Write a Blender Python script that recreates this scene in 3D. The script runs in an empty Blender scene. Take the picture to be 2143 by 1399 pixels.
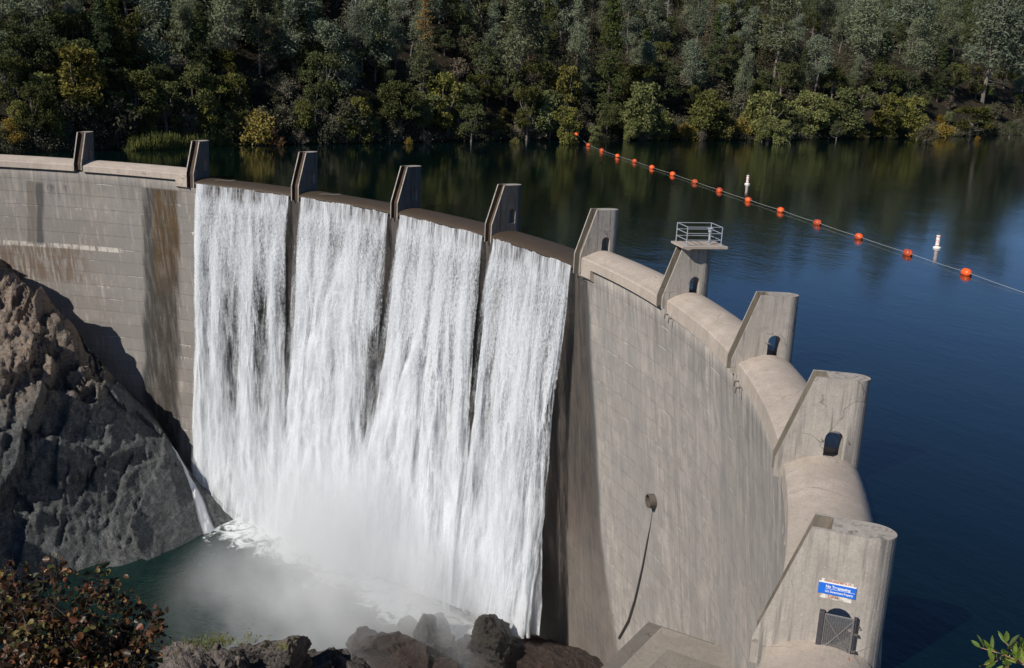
import bpy, bmesh, math, random
import numpy as np
from mathutils import Vector, Matrix
from mathutils.geometry import tessellate_polygon

random.seed(7)
RNG = np.random.default_rng(7)
SC = bpy.context.scene
COL = SC.collection
R = math.radians

# ------------------------------------------------------------------ camera, sky, sun, exposure
IMG_W, IMG_H, FOCAL = 2143.0, 1399.0, 2284.304
CAM = np.array([78.3116, 27.0772, 16.2174])
YAW, PITCH, ROLL = R(-59.42229), R(-14.651225), R(2.865882)
FWD = np.array([math.sin(YAW)*math.cos(PITCH), math.cos(YAW)*math.cos(PITCH), math.sin(PITCH)])
_r = np.array([math.cos(YAW), -math.sin(YAW), 0.0]); _u = np.cross(_r, FWD)
RIGHT = math.cos(ROLL)*_r + math.sin(ROLL)*_u
UP = -math.sin(ROLL)*_r + math.cos(ROLL)*_u
cam_data = bpy.data.cameras.new('camera'); cam = bpy.data.objects.new('camera', cam_data); COL.objects.link(cam)
cam_data.sensor_fit = 'HORIZONTAL'; cam_data.sensor_width = 36.0; cam_data.lens = 36.0*FOCAL/IMG_W
cam_data.clip_start = 0.1; cam_data.clip_end = 5000
cam.matrix_world = Matrix([[RIGHT[i], UP[i], -FWD[i], CAM[i]] for i in range(3)] + [[0, 0, 0, 1]])
SC.camera = cam

SUN_AZ, SUN_EL = R(168.0), R(37.0)          # azimuth clockwise from +Y
SUN_DIR = Vector((math.sin(SUN_AZ)*math.cos(SUN_EL), math.cos(SUN_AZ)*math.cos(SUN_EL), math.sin(SUN_EL)))
W = bpy.data.worlds.new('World'); SC.world = W; W.use_nodes = True
_nt = W.node_tree; _bg = _nt.nodes['Background']
_sky = _nt.nodes.new('ShaderNodeTexSky'); _sky.sky_type = 'NISHITA'; _sky.sun_disc = False
_sky.sun_elevation = SUN_EL; _sky.sun_rotation = SUN_AZ
_sky.altitude = 2500; _sky.air_density = 0.9; _sky.dust_density = 0.0; _sky.ozone_density = 6.0
_nt.links.new(_sky.outputs[0], _bg.inputs[0]); _bg.inputs[1].default_value = 0.08
sun_d = bpy.data.lights.new('sun', 'SUN'); sun_d.energy = 5.0; sun_d.angle = R(0.5); sun_d.color = (1.0, 0.94, 0.86)
sun = bpy.data.objects.new('sun', sun_d); COL.objects.link(sun)
sun.rotation_euler = SUN_DIR.to_track_quat('Z', 'Y').to_euler(); sun.location = (0, -60, 120)
SC.view_settings.view_transform = 'Standard'; SC.view_settings.look = 'None'
SC.view_settings.exposure = 0.0; SC.view_settings.gamma = 1.0
SC.render.engine = 'CYCLES'
SC.cycles.use_denoising = True
SC.cycles.transparent_max_bounces = 24
SC.cycles.max_bounces = 6; SC.cycles.volume_bounces = 4
SC.cycles.volume_step_rate = 1.5; SC.cycles.volume_max_steps = 128

# ------------------------------------------------------------------ geometry helpers
def ray(px, py):
    d = FWD + RIGHT*(px-IMG_W/2)/FOCAL + UP*(IMG_H/2-py)/FOCAL
    return d/np.linalg.norm(d)
def on_z(px, py, z):
    d = ray(px, py); return CAM + d*(z-CAM[2])/d[2]
def along(px, py, dist):
    return CAM + ray(px, py)*dist

def obj(name, me, parent=None, loc=None):
    o = bpy.data.objects.new(name, me); COL.objects.link(o)
    if parent is not None: o.parent = parent
    if loc is not None: o.location = tuple(float(v) for v in loc)
    return o
def tag(o, label=None, cat=None, group=None, kind=None):
    if label: o['label'] = label
    if cat: o['category'] = cat
    if group: o['group'] = group
    if kind: o['kind'] = kind
    return o
def empty(name, loc=(0, 0, 0), rz=0.0):
    o = bpy.data.objects.new(name, None); COL.objects.link(o); o.empty_display_size = 0.5
    o.location = tuple(float(v) for v in loc); o.rotation_euler = (0, 0, rz); return o

def np_mesh(name, verts, faces, mat=None, smooth=False, uv=None, attrs=None):
    """verts (N,3); faces (M,k) int array, k = 3 or 4; uv per vertex; attrs dict name -> (N,) floats"""
    verts = np.ascontiguousarray(verts, dtype=np.float32); faces = np.ascontiguousarray(faces, dtype=np.int32)
    me = bpy.data.meshes.new(name); m, k = faces.shape
    me.vertices.add(len(verts)); me.vertices.foreach_set('co', verts.ravel())
    me.loops.add(m*k); me.loops.foreach_set('vertex_index', faces.ravel())
    me.polygons.add(m)
    me.polygons.foreach_set('loop_start', np.arange(0, m*k, k, dtype=np.int32))
    try: me.polygons.foreach_set('loop_total', np.full(m, k, dtype=np.int32))
    except Exception: pass
    me.update(calc_edges=True)
    if smooth: me.polygons.foreach_set('use_smooth', np.ones(m, dtype=bool))
    if uv is not None:
        l = me.uv_layers.new(name='arc'); l.data.foreach_set('uv', np.ascontiguousarray(uv[faces.ravel()], dtype=np.float32).ravel())
    for n, v in (attrs or {}).items():
        a = me.attributes.new(n, 'FLOAT', 'POINT'); a.data.foreach_set('value', np.ascontiguousarray(v, dtype=np.float32))
    if mat is not None: me.materials.append(mat)
    me.validate(); return me

def grid_faces(nu, nv, closed=False):
    i, j = np.meshgrid(np.arange(nu if closed else nu-1), np.arange(nv-1), indexing='ij')
    a = i*nv+j; b = ((i+1) % nu)*nv+j
    return np.stack([a.ravel(), b.ravel(), b.ravel()+1, a.ravel()+1], 1)

class MB:
    """collects simple solids into ONE mesh"""
    def __init__(s): s.v = []; s.f = []
    def add(s, verts, faces):
        o = len(s.v); s.v += [tuple(float(c) for c in v) for v in verts]; s.f += [tuple(i+o for i in f) for f in faces]
    def box(s, x0, x1, y0, y1, z0, z1, M=None):
        vs = [(x, y, z) for x in (x0, x1) for y in (y0, y1) for z in (z0, z1)]
        if M: vs = [M(*v) for v in vs]
        s.add(vs, [(0, 1, 3, 2), (4, 6, 7, 5), (0, 4, 5, 1), (2, 3, 7, 6), (0, 2, 6, 4), (1, 5, 7, 3)])
    def tube(s, pts, rad, n=8, cap=True):
        pts = [Vector(p) for p in pts]; rads = rad if hasattr(rad, '__len__') else [rad]*len(pts)
        rings = []; prev = None
        for i, p in enumerate(pts):
            d = (pts[min(i+1, len(pts)-1)]-pts[max(i-1, 0)]).normalized()
            if prev is None: prev = d.orthogonal().normalized()
            a = (prev - d*prev.dot(d))
            a = a.normalized() if a.length > 1e-6 else d.orthogonal().normalized()
            prev = a; b = d.cross(a)
            rings.append([p+(a*math.cos(t)+b*math.sin(t))*rads[i] for t in [2*math.pi*k/n for k in range(n)]])
        vs = [v for r_ in rings for v in r_]; fs = []
        for i in range(len(pts)-1):
            for k in range(n):
                fs.append((i*n+k, i*n+(k+1) % n, (i+1)*n+(k+1) % n, (i+1)*n+k))
        if cap: fs += [tuple(range(n))[::-1], tuple(range((len(pts)-1)*n, len(pts)*n))]
        s.add(vs, fs)
    def lathe(s, prof, n=24, c=(0, 0, 0)):
        vs = []; fs = []
        for r_, z in prof:
            for k in range(n):
                t = 2*math.pi*k/n; vs.append((c[0]+r_*math.cos(t), c[1]+r_*math.sin(t), c[2]+z))
        for i in range(len(prof)-1):
            for k in range(n):
                fs.append((i*n+k, i*n+(k+1) % n, (i+1)*n+(k+1) % n, (i+1)*n+k))
        fs += [tuple(range(n))[::-1], tuple(range((len(prof)-1)*n, len(prof)*n))]
        s.add(vs, fs)
    def mesh(s, name, mat, smooth=False, bevel=0.0, recalc=True):
        me = bpy.data.meshes.new(name); bm = bmesh.new()
        vs = [bm.verts.new(v) for v in s.v]
        for f in s.f:
            try: bm.faces.new([vs[i] for i in f])
            except ValueError: pass
        if recalc: bmesh.ops.recalc_face_normals(bm, faces=bm.faces)
        if bevel > 0:
            es = [e for e in bm.edges if len(e.link_faces) == 2 and e.calc_face_angle(0) > 0.6]
            bmesh.ops.bevel(bm, geom=es, offset=bevel, segments=2, affect='EDGES', profile=0.5, clamp_overlap=True)
        bm.to_mesh(me); bm.free()
        if mat: me.materials.append(mat)
        if smooth:
            for p in me.polygons: p.use_smooth = True
        return me
    def build(s, name, mat, parent=None, **k): return obj(name, s.mesh(name, mat, **k), parent)

# numpy value noise -----------------------------------------------------------
def _hash(ix, iy, iz, seed):
    h = (ix.astype(np.int64)*374761393 + iy.astype(np.int64)*668265263 + iz.astype(np.int64)*2147483647 + seed*974711) & 0xffffffff
    h = ((h ^ (h >> 13))*1274126177) & 0xffffffff
    h = ((h ^ (h >> 16))*2246822519) & 0xffffffff
    return ((h ^ (h >> 15)) & 0xffffff)/float(0xffffff)
def vnoise(x, y, z=0.0, seed=0):
    x, y, z = np.broadcast_arrays(np.asarray(x, float), np.asarray(y, float), np.asarray(z, float))
    ix, iy, iz = np.floor(x), np.floor(y), np.floor(z); fx, fy, fz = x-ix, y-iy, z-iz
    fx = fx*fx*(3-2*fx); fy = fy*fy*(3-2*fy); fz = fz*fz*(3-2*fz); out = 0
    for a in (0, 1):
        for b in (0, 1):
            for c in (0, 1):
                out = out + _hash(ix+a, iy+b, iz+c, seed)*(fx if a else 1-fx)*(fy if b else 1-fy)*(fz if c else 1-fz)
    return out
def fbm(x, y, z=0.0, oct=4, seed=0):
    s = 0; a = 0.5; t = 0
    for o in range(oct):
        k = 2.03**o; s = s+a*vnoise(np.asarray(x)*k+o*17.3, np.asarray(y)*k+o*9.1, np.asarray(z)*k+o*5.7, seed+o); t += a; a *= 0.5
    return s/t
def ridged(x, y, z=0.0, oct=4, seed=0):
    s = 0; a = 0.5; t = 0
    for o in range(oct):
        k = 2.07**o; n = vnoise(np.asarray(x)*k+o*11.3, np.asarray(y)*k+o*7.1, np.asarray(z)*k+o*3.7, seed+o)
        s = s+a*(1-np.abs(2*n-1)); t += a; a *= 0.5
    return s/t
def sstep(a, b, x):
    t = np.clip((x-a)/(b-a), 0, 1); return t*t*(3-2*t)

# ------------------------------------------------------------------ material helpers
class NT:
    def __init__(s, name):
        s.m = bpy.data.materials.new(name); s.m.use_nodes = True; s.t = s.m.node_tree
        s.out = s.t.nodes['Material Output']; s.b = s.t.nodes['Principled BSDF']
    def put(s, sock, v):
        if isinstance(v, bpy.types.NodeSocket): s.t.links.new(v, sock)
        elif v is not None: sock.default_value = v
    def n(s, typ, ins=None, out=0, **props):
        nd = s.t.nodes.new('ShaderNode'+typ)
        for k, v in props.items(): setattr(nd, k, v)
        for k, v in (ins or {}).items(): s.put(nd.inputs[k], v)
        return nd.outputs[out] if out is not None else nd
    def math(s, op, a, b=None, c=None, clamp=False):
        nd = s.t.nodes.new('ShaderNodeMath'); nd.operation = op; nd.use_clamp = clamp
        for i, v in enumerate((a, b, c)):
            if v is not None: s.put(nd.inputs[i], v)
        return nd.outputs[0]
    def step(s, x, a, b):      # smooth 0..1 ramp between a and b
        return s.n('MapRange', {'Value': x, 'From Min': a, 'From Max': b, 'To Min': 0.0, 'To Max': 1.0}, interpolation_type='SMOOTHSTEP', clamp=True)
    def band(s, x, a, b, soft):
        ng = s.math('MULTIPLY', soft, -1.0) if isinstance(soft, bpy.types.NodeSocket) else -soft
        add = lambda p_, d_: s.math('ADD', p_, d_) if any(isinstance(v_, bpy.types.NodeSocket) for v_ in (p_, d_)) else p_+d_
        return s.math('MULTIPLY', s.step(x, add(a, ng), add(a, soft)), s.math('SUBTRACT', 1.0, s.step(x, add(b, ng), add(b, soft))))
    def mix(s, f, a, b, typ='MIX'):
        nd = s.t.nodes.new('ShaderNodeMix'); nd.data_type = 'RGBA'; nd.blend_type = typ; nd.clamp_factor = True
        s.put(nd.inputs[0], f); s.put(nd.inputs[6], a if isinstance(a, bpy.types.NodeSocket) else tuple(a)+(1,) if len(a) == 3 else a)
        s.put(nd.inputs[7], b if isinstance(b, bpy.types.NodeSocket) else tuple(b)+(1,) if len(b) == 3 else b)
        return nd.outputs[2]
    def noise(s, vec, scale, detail=3.0, rough=0.55, dist=0.0):
        return s.n('TexNoise', {'Vector': vec, 'Scale': scale, 'Detail': detail, 'Roughness': rough, 'Distortion': dist})
    def mapping(s, vec, sc=(1, 1, 1), loc=(0, 0, 0)):
        return s.n('Mapping', {'Vector': vec, 'Scale': sc, 'Location': loc})
    def obj_co(s): return s.n('TexCoord', out=3)
    def bump(s, h, strength=0.3, dist=0.05, normal=None):
        ins = {'Height': h, 'Strength': strength, 'Distance': dist}
        if normal is not None: ins['Normal'] = normal
        return s.n('Bump', ins)
    def set(s, **k):
        nm = {'color': 'Base Color', 'rough': 'Roughness', 'metal': 'Metallic', 'normal': 'Normal', 'spec': 'Specular IOR Level',
              'alpha': 'Alpha', 'sub': 'Subsurface Weight', 'ior': 'IOR', 'tint': 'Specular Tint'}
        for a, v in k.items():
            if a in ('color', 'tint') and not isinstance(v, bpy.types.NodeSocket) and len(v) == 3: v = tuple(v)+(1,)
            s.put(s.b.inputs[nm[a]], v)
        return s.m

def plain(name, color, rough=0.6, metal=0.0, var=0.15, scale=6.0):
    q = NT(name); n_ = q.noise(q.obj_co(), scale, 4)
    lo = tuple(c*(1-var) for c in color); hi = tuple(min(1, c*(1+var)) for c in color)
    return q.set(color=q.mix(n_, lo, hi), rough=rough, metal=metal)

CONC = (0.40, 0.363, 0.320)
def concrete(name, base=CONC, dark=0.35, wet=0.0, streak=1.0, brown=0.0):
    """weathered concrete in object space: vertical run-off streaks, blotches, pits, pale lichen specks"""
    q = NT(name); co = q.obj_co()
    st = q.noise(q.mapping(co, (2.6, 2.6, 0.16)), 1.6, 5, 0.62)
    st2 = q.noise(q.mapping(co, (7, 7, 0.3)), 1.4, 4, 0.6)
    bl = q.noise(co, 0.55, 5, 0.6); fine = q.noise(co, 14.0, 4, 0.65)
    c = q.mix(q.step(bl, 0.35, 0.7), tuple(v*0.88 for v in base), tuple(v*1.1 for v in base))
    c = q.mix(q.math('MULTIPLY', q.step(st, 0.47, 0.68), dark*1.4*streak, clamp=True), c, tuple(v*0.40 for v in (base[0]*.95, base[1], base[2]*1.06)))
    c = q.mix(q.math('MULTIPLY', q.step(st2, 0.52, 0.66), 0.40*streak), c, tuple(min(1, v*1.22) for v in base))
    c = q.mix(q.math('MULTIPLY', q.step(fine, 0.42, 0.62), 0.35), c, tuple(v*0.68 for v in base))
    c = q.mix(q.math('MULTIPLY', q.step(q.noise(co, 1.7, 5, 0.65), 0.5, 0.66), 0.4*streak), c, tuple(v*0.66 for v in base))
    spk = q.n('TexVoronoi', {'Vector': co, 'Scale': 3.2}, out=0)
    c = q.mix(q.math('MULTIPLY', q.math('LESS_THAN', spk, 0.055), 0.55), c, (0.62, 0.58, 0.52))
    wv = q.n('VectorMath', {0: co, 1: q.n('TexNoise', {'Vector': co, 'Scale': 1.1, 'Detail': 5.0}, out=1)}, operation='ADD')
    ck = q.n('TexVoronoi', {'Vector': wv, 'Scale': 0.30}, feature='DISTANCE_TO_EDGE')
    c = q.mix(q.math('MULTIPLY', q.math('MULTIPLY', q.math('LESS_THAN', ck, 0.006), q.step(bl, 0.48, 0.56)), 0.6), c, tuple(v*0.35 for v in base))
    if brown: c = q.mix(q.math('MULTIPLY', q.step(q.noise(co, 0.9, 4), 0.3, 0.7), brown), c, (0.115, 0.072, 0.04))
    if wet: c = q.mix(wet, c, (0.055, 0.042, 0.03))
    h = q.math('ADD', fine, q.math('MULTIPLY', st2, 0.6))
    return q.set(color=c, rough=0.88-0.55*wet, spec=0.3, normal=q.bump(h, 0.35, 0.03))

M = {}
M['pier'] = concrete('pier_concrete', (0.37, 0.333, 0.292), dark=0.55, streak=1.2)
M['pier_shade'] = concrete('shaded_stained_pier_concrete', (0.135, 0.122, 0.112), dark=0.75, streak=1.2)  # stained concrete, darkened further so the colour carries the side shade
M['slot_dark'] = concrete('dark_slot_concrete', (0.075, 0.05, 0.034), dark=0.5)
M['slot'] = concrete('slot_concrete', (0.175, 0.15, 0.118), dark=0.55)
M['crest'] = concrete('crest_concrete', (0.43, 0.365, 0.305), dark=0.22, streak=0.7)
M['wet_crest'] = concrete('wet_crest_concrete', (0.06, 0.043, 0.028), dark=0.3, wet=0.5, brown=0.2)
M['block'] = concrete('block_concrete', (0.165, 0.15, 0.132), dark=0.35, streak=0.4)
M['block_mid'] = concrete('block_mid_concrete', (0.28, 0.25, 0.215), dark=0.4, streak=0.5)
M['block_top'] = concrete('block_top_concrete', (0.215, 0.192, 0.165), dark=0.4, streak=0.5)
M['steel_grey'] = plain('galvanised_steel', (0.47, 0.50, 0.53), 0.45, 0.5)
M['paint_white'] = plain('white_paint', (0.80, 0.79, 0.76), 0.35)
M['paint_orange'] = plain('orange_band_paint', (0.80, 0.13, 0.02), 0.4)
M['dark_steel'] = plain('dark_gate_steel', (0.075, 0.072, 0.082), 0.5, 0.4, 0.3, 12)
M['mesh_steel'] = plain('weathered_mesh_steel', (0.20, 0.195, 0.19), 0.5, 0.3, 0.3, 12)
M['rope'] = plain('grey_cable', (0.42, 0.42, 0.40), 0.7)
M['iron'] = plain('rusty_iron', (0.12, 0.10, 0.085), 0.7, 0.2, 0.4, 9)

def m_buoy():
    q = NT('orange_buoy_plastic'); co = q.obj_co()
    n_ = q.noise(co, 3.0, 4); low = q.n('SeparateXYZ', {0: co}, out=2)
    c = q.mix(n_, (0.84, 0.085, 0.012), (0.95, 0.15, 0.03))
    c = q.mix(q.math('MULTIPLY', q.math('SUBTRACT', 1.0, q.step(low, -0.16, -0.04)), 0.8), c, (0.30, 0.06, 0.03))
    return q.set(color=c, rough=0.4)
M['buoy'] = m_buoy()

# ---- dam face: UV u = arc length (m) at R = 75, v = height (m)
def m_wall():
    q = NT('dam_face_concrete'); uv = q.n('UVMap', uv_map='arc')
    sx = q.n('SeparateXYZ', {0: uv}, out=None); u, v = sx.outputs[0], sx.outputs[1]
    P3 = lambda a, b, z=0.0: q.n('CombineXYZ', {0: q.math('MULTIPLY', u, a), 1: q.math('MULTIPLY', v, b), 2: z})
    lift = 1.52; panel = 1.85
    vl = q.math('DIVIDE', v, lift); ul = q.math('DIVIDE', u, panel)
    vi = q.math('FLOOR', vl); vf = q.math('FRACT', vl); ui = q.math('FLOOR', ul); uf = q.math('FRACT', ul)
    wn = q.n('TexWhiteNoise', {'Vector': q.n('CombineXYZ', {0: ui, 1: vi})}, noise_dimensions='2D')
    wl = q.n('TexWhiteNoise', {'W': vi}, noise_dimensions='1D')
    bay = q.math('FLOOR', q.math('DIVIDE', q.math('ADD', u, 7.37), 14.745))
    wb = q.n('TexWhiteNoise', {'Vector': q.n('CombineXYZ', {0: bay, 1: vi})}, noise_dimensions='2D')
    st = q.noise(P3(0.55, 0.11), 1.0, 7, 0.66, 0.3); st2 = q.noise(P3(2.4, 0.30, 3.0), 1.0, 7, 0.68, 0.4); st3 = q.noise(P3(0.22, 0.035, 7.0), 1.0, 4, 0.55)
    bl = q.noise(P3(0.18, 0.18, 5.0), 1.0, 6, 0.6); fine = q.noise(P3(6, 6), 1.0, 5, 0.7)
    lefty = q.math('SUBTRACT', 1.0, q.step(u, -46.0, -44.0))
    B = CONC
    c = q.mix(q.step(bl, 0.3, 0.72), tuple(x*0.82 for x in B), tuple(x*1.06 for x in B))
    c = q.mix(q.math('MULTIPLY', wl, 0.24), c, tuple(x*0.55 for x in B))
    c = q.mix(q.math('MULTIPLY', wb, 0.14), c, tuple(x*0.6 for x in B))
    c = q.mix(q.math('MULTIPLY', wn, q.math('MULTIPLY_ADD', lefty, 0.25, 0.0)), c, tuple(x*0.62 for x in B))
    mot = q.noise(P3(0.9, 0.7, 21.0), 1.0, 8, 0.7, 0.8)
    c = q.mix(q.math('MULTIPLY', q.step(mot, 0.48, 0.60), 0.55), c, (B[0]*.55, B[1]*.58, B[2]*.62))
    c = q.mix(q.math('MULTIPLY', q.step(mot, 0.45, 0.36), 0.30), c, tuple(min(1, x*1.2) for x in B))
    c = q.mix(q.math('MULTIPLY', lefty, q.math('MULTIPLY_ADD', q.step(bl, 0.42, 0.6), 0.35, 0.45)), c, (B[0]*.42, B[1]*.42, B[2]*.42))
    upz = q.math('MULTIPLY_ADD', q.step(v, -14.0, -1.0), 0.35, 0.65)
    c = q.mix(q.math('MULTIPLY', q.step(st, 0.47, 0.62), q.math('MULTIPLY', upz, 0.5)), c, (B[0]*.46, B[1]*.49, B[2]*.54))
    c = q.mix(q.math('MULTIPLY', q.step(st2, 0.50, 0.63), 0.40), c, (B[0]*.50, B[1]*.53, B[2]*.57))
    c = q.mix(q.math('MULTIPLY', q.step(st2, 0.47, 0.36), 0.40), c, tuple(min(1, x*1.22) for x in B))
    c = q.mix(q.math('MULTIPLY', q.step(st3, 0.47, 0.60), 0.42), c, (B[0]*.55, B[1]*.58, B[2]*.63))
    c = q.mix(q.math('MULTIPLY', q.step(bl, 0.50, 0.62), q.math('MULTIPLY', q.step(q.noise(P3(0.8, 0.25, 15.0), 1.0, 5, 0.65), 0.45, 0.6), 0.5)), c, (B[0]*.48, B[1]*.51, B[2]*.55))
    c = q.mix(q.math('MULTIPLY', q.step(fine, 0.42, 0.62), 0.30), c, tuple(x*0.66 for x in B))
    # lift joints and panel joints
    wob = q.noise(P3(1.3, 1.3, 9.0), 1.0, 3)
    lj = q.math('LESS_THAN', vf, q.math('MULTIPLY_ADD', wob, 0.08, 0.01))
    pj_ = q.math('LESS_THAN', uf, 0.03)
    vl2 = q.math('FRACT', q.math('MULTIPLY', vl, 1.5)); sub = q.math('LESS_THAN', vl2, 0.05)
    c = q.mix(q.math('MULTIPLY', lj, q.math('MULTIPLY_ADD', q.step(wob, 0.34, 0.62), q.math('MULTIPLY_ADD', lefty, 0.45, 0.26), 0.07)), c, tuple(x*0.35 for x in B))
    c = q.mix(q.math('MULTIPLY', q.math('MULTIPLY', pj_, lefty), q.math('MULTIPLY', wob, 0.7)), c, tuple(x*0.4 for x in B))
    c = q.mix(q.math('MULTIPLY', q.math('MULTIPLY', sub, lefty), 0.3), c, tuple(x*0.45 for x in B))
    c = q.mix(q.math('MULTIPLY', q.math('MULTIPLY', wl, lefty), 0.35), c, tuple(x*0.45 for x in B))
    c = q.mix(q.math('MULTIPLY', q.math('MULTIPLY', q.step(v, -5.5, -0.8), q.step(q.noise(P3(1.9, 0.10, 31.0), 1.0, 6, 0.7), 0.46, 0.6)), 0.5), c, (B[0]*.32, B[1]*.32, B[2]*.33))
    for ju in (-58.95, -44.2, 23.2, 38.0, 52.6):       # contraction joints
        c = q.mix(q.math('MULTIPLY', q.band(u, ju-0.05, ju+0.05, 0.03), 0.55), c, tuple(x*0.4 for x in B))
    # lime drips under some joints
    dr = q.noise(P3(2.2, 0.0, 2.0), 1.0, 5, 0.75); seg = q.noise(q.n('CombineXYZ', {0: q.math('MULTIPLY', u, 0.16), 1: q.math('MULTIPLY', vi, 7.31)}), 1.0, 2)
    below = q.math('SUBTRACT', 1.0, vf)                 # distance below the joint above (in lifts)
    dlen = q.math('MULTIPLY', q.step(dr, 0.48, 0.70), 0.5)
    drip = q.math('MULTIPLY', q.math('LESS_THAN', below, dlen), q.step(seg, 0.60, 0.66))
    c = q.mix(q.math('MULTIPLY', drip, q.math('MULTIPLY_ADD', lefty, 0.70, 0.05)), c, (0.62, 0.58, 0.52))
    jline = q.math('MULTIPLY', q.math('LESS_THAN', below, 0.045), q.step(q.noise(q.n('CombineXYZ', {0: q.math('MULTIPLY', u, 0.35), 1: q.math('MULTIPLY', vi, 3.7)}), 1.0, 3), 0.58, 0.64))
    c = q.mix(q.math('MULTIPLY', jline, 0.5), c, (0.60, 0.57, 0.52))
    # big lime line and rust streaks low on the left
    q9 = q.math('MULTIPLY', q.band(v, -9.5, -8.95, 0.05), q.math('MULTIPLY', q.math('SUBTRACT', 1.0, q.step(u, -63.0, -62.0)), q.step(q.noise(P3(2.5, 0.5, 4.0), 1.0, 5, 0.7), 0.4, 0.55)))
    c = q.mix(q.math('MULTIPLY', q9, 0.7), c, (0.62, 0.57, 0.50))
    under = q.math('MULTIPLY', q.band(v, -13.5, -9.4, 0.4), q.math('MULTIPLY', q.math('SUBTRACT', 1.0, q.step(u, -69.0, -66.0)), q.step(st2, 0.42, 0.56)))
    c = q.mix(q.math('MULTIPLY', under, 0.75), c, (0.13, 0.085, 0.055))
    # tar-dark vertical bands
    edge = q.math('MULTIPLY_ADD', q.noise(P3(0.9, 0.25, 11.0), 1.0, 4), 0.9, -0.45); ue = q.math('ADD', u, edge)
    ue = q.math('MULTIPLY_ADD', v, -0.15, ue)
    b1 = q.math('MULTIPLY', q.band(ue, -72.9, -71.9, 0.15), q.band(v, -9.2, -1.7, 0.1))
    c = q.mix(q.math('MULTIPLY', b1, 0.6), c, (0.10, 0.082, 0.062))
    b1 = q.math('MULTIPLY', q.band(ue, -71.8, -70.9, 0.2), q.band(v, -9.2, -1.8, 0.3))
    c = q.mix(q.math('MULTIPLY', b1, 0.8), c, (0.045, 0.045, 0.048))
    b1 = q.math('MULTIPLY', q.band(ue, -70.8, -66.8, 0.3), q.math('MULTIPLY', q.math('SUBTRACT', 1.0, q.step(v, -2.2, -1.75)), q.step(q.math('ADD', st2, q.math('MULTIPLY', v, 0.05)), 0.36, 0.5)))
    c = q.mix(q.math('MULTIPLY', b1, 0.7), c, (0.07, 0.068, 0.065))
    # algae band left of the falls
    b2 = q.math('MULTIPLY', q.band(q.math('MULTIPLY_ADD', q.noise(P3(1.6, 0.12, 41.0), 1.0, 6, 0.7), 1.6, q.math('ADD', ue, -0.8)), -58.1, -53.4, 0.4), q.math('SUBTRACT', 1.0, q.step(v, -1.6, -1.35)))
    alg = q.mix(q.step(v, -16.0, -9.0), (0.05, 0.046, 0.042), (0.085, 0.052, 0.022))
    alg = q.mix(q.step(st2, 0.4, 0.65), alg, (0.045, 0.036, 0.026)); alg = q.mix(q.band(ue, -58.2, -56.9, 0.3), alg, (0.05, 0.048, 0.045))
    c = q.mix(q.math('MULTIPLY', b2, q.math('MULTIPLY_ADD', q.step(q.noise(P3(2.2, 0.25, 43.0), 1.0, 6, 0.7), 0.36, 0.55), 0.35, 0.62)), c, alg)
    glit = q.math('MULTIPLY', b2, q.step(q.noise(P3(7, 5, 2.0), 1.0, 2, 0.8), 0.66, 0.72))
    c = q.mix(q.math('MULTIPLY', glit, 0.5), c, (0.45, 0.42, 0.38))
    # wetted face behind the falls, spreading to the right low down
    spread = q.math('MULTIPLY', q.step(v, -22.0, -36.0), 2.6)
    wetm = q.band(q.math('MULTIPLY_ADD', edge, 0.6, u), q.math('ADD', -51.0, 0.0), q.math('ADD', 8.3, spread), q.math('MULTIPLY_ADD', spread, 0.25, 0.4))
    wetc = q.mix(q.step(st2, 0.38, 0.66), (0.078, 0.064, 0.054), (0.036, 0.034, 0.033))
    wetc = q.mix(q.math('MULTIPLY', q.step(u, 7.3, 8.0), q.step(v, -26.0, -22.0)), wetc, (0.07, 0.07, 0.068))
    lw = q.math('MULTIPLY', q.step(v, -18.0, -24.0), 0.75)
    wetc = q.mix(q.math('MULTIPLY', lw, q.step(bl, 0.3, 0.6)), wetc, (0.085, 0.062, 0.05))
    wetmix = q.math('MULTIPLY', wetm, q.math('MULTIPLY_ADD', q.step(v, -30.0, -18.0), 0.3, 0.65))
    c = q.mix(wetmix, c, wetc)
    h = q.math('ADD', q.math('MULTIPLY', fine, 0.4), q.math('MULTIPLY', lj, -0.8)); h = q.math('ADD', h, q.math('MULTIPLY', wl, 0.6)); h = q.math('ADD', h, q.math('MULTIPLY', st2, 0.4))
    rough = q.math('MULTIPLY_ADD', q.math('MAXIMUM', wetmix, b2), -0.42, 0.88)
    return q.set(color=c, rough=rough, spec=0.3, normal=q.bump(h, 0.5, 0.05))
M['wall'] = m_wall()

# ------------------------------------------------------------------ dam
TH0, DTH = -0.884584, 0.1965743
TH0 = -4.5*DTH
def rad(th): return np.array([math.sin(th), math.cos(th), 0.0])
def tan_(th): return np.array([math.cos(th), -math.sin(th), 0.0])
def pol(th, r_, z, t=0.0): return rad(th)*r_ + tan_(th)*t + np.array([0, 0, z])
H, PA, PB, HK, PW, HS = 4.261, 76.217, 78.371, 0.702, 1.109, -0.92
SPILL = (1, 2, 3, 4, 5)      # piers that stand at the overflow bays

dam = empty('arch_dam', (0, 75, -39))
tag(dam, 'curved grey concrete arch dam with ten crest piers, water pouring over its middle', 'dam')
DL = np.array([0, 75, -39.0])
class DB(MB):
    """MB whose vertices are given in world metres and stored relative to the dam's origin"""
    def mesh(s, *a, **k):
        s.v = [tuple(np.array(v)-DL) for v in s.v]; return MB.mesh(s, *a, **k)

def face_pt(th, z):           # downstream face: the arch centre drifts with depth
    d = max(0.0, -z); r0 = 75.45
    return rad(th)*r0 + np.array([0.10*d, 0.075*d, z])
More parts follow.
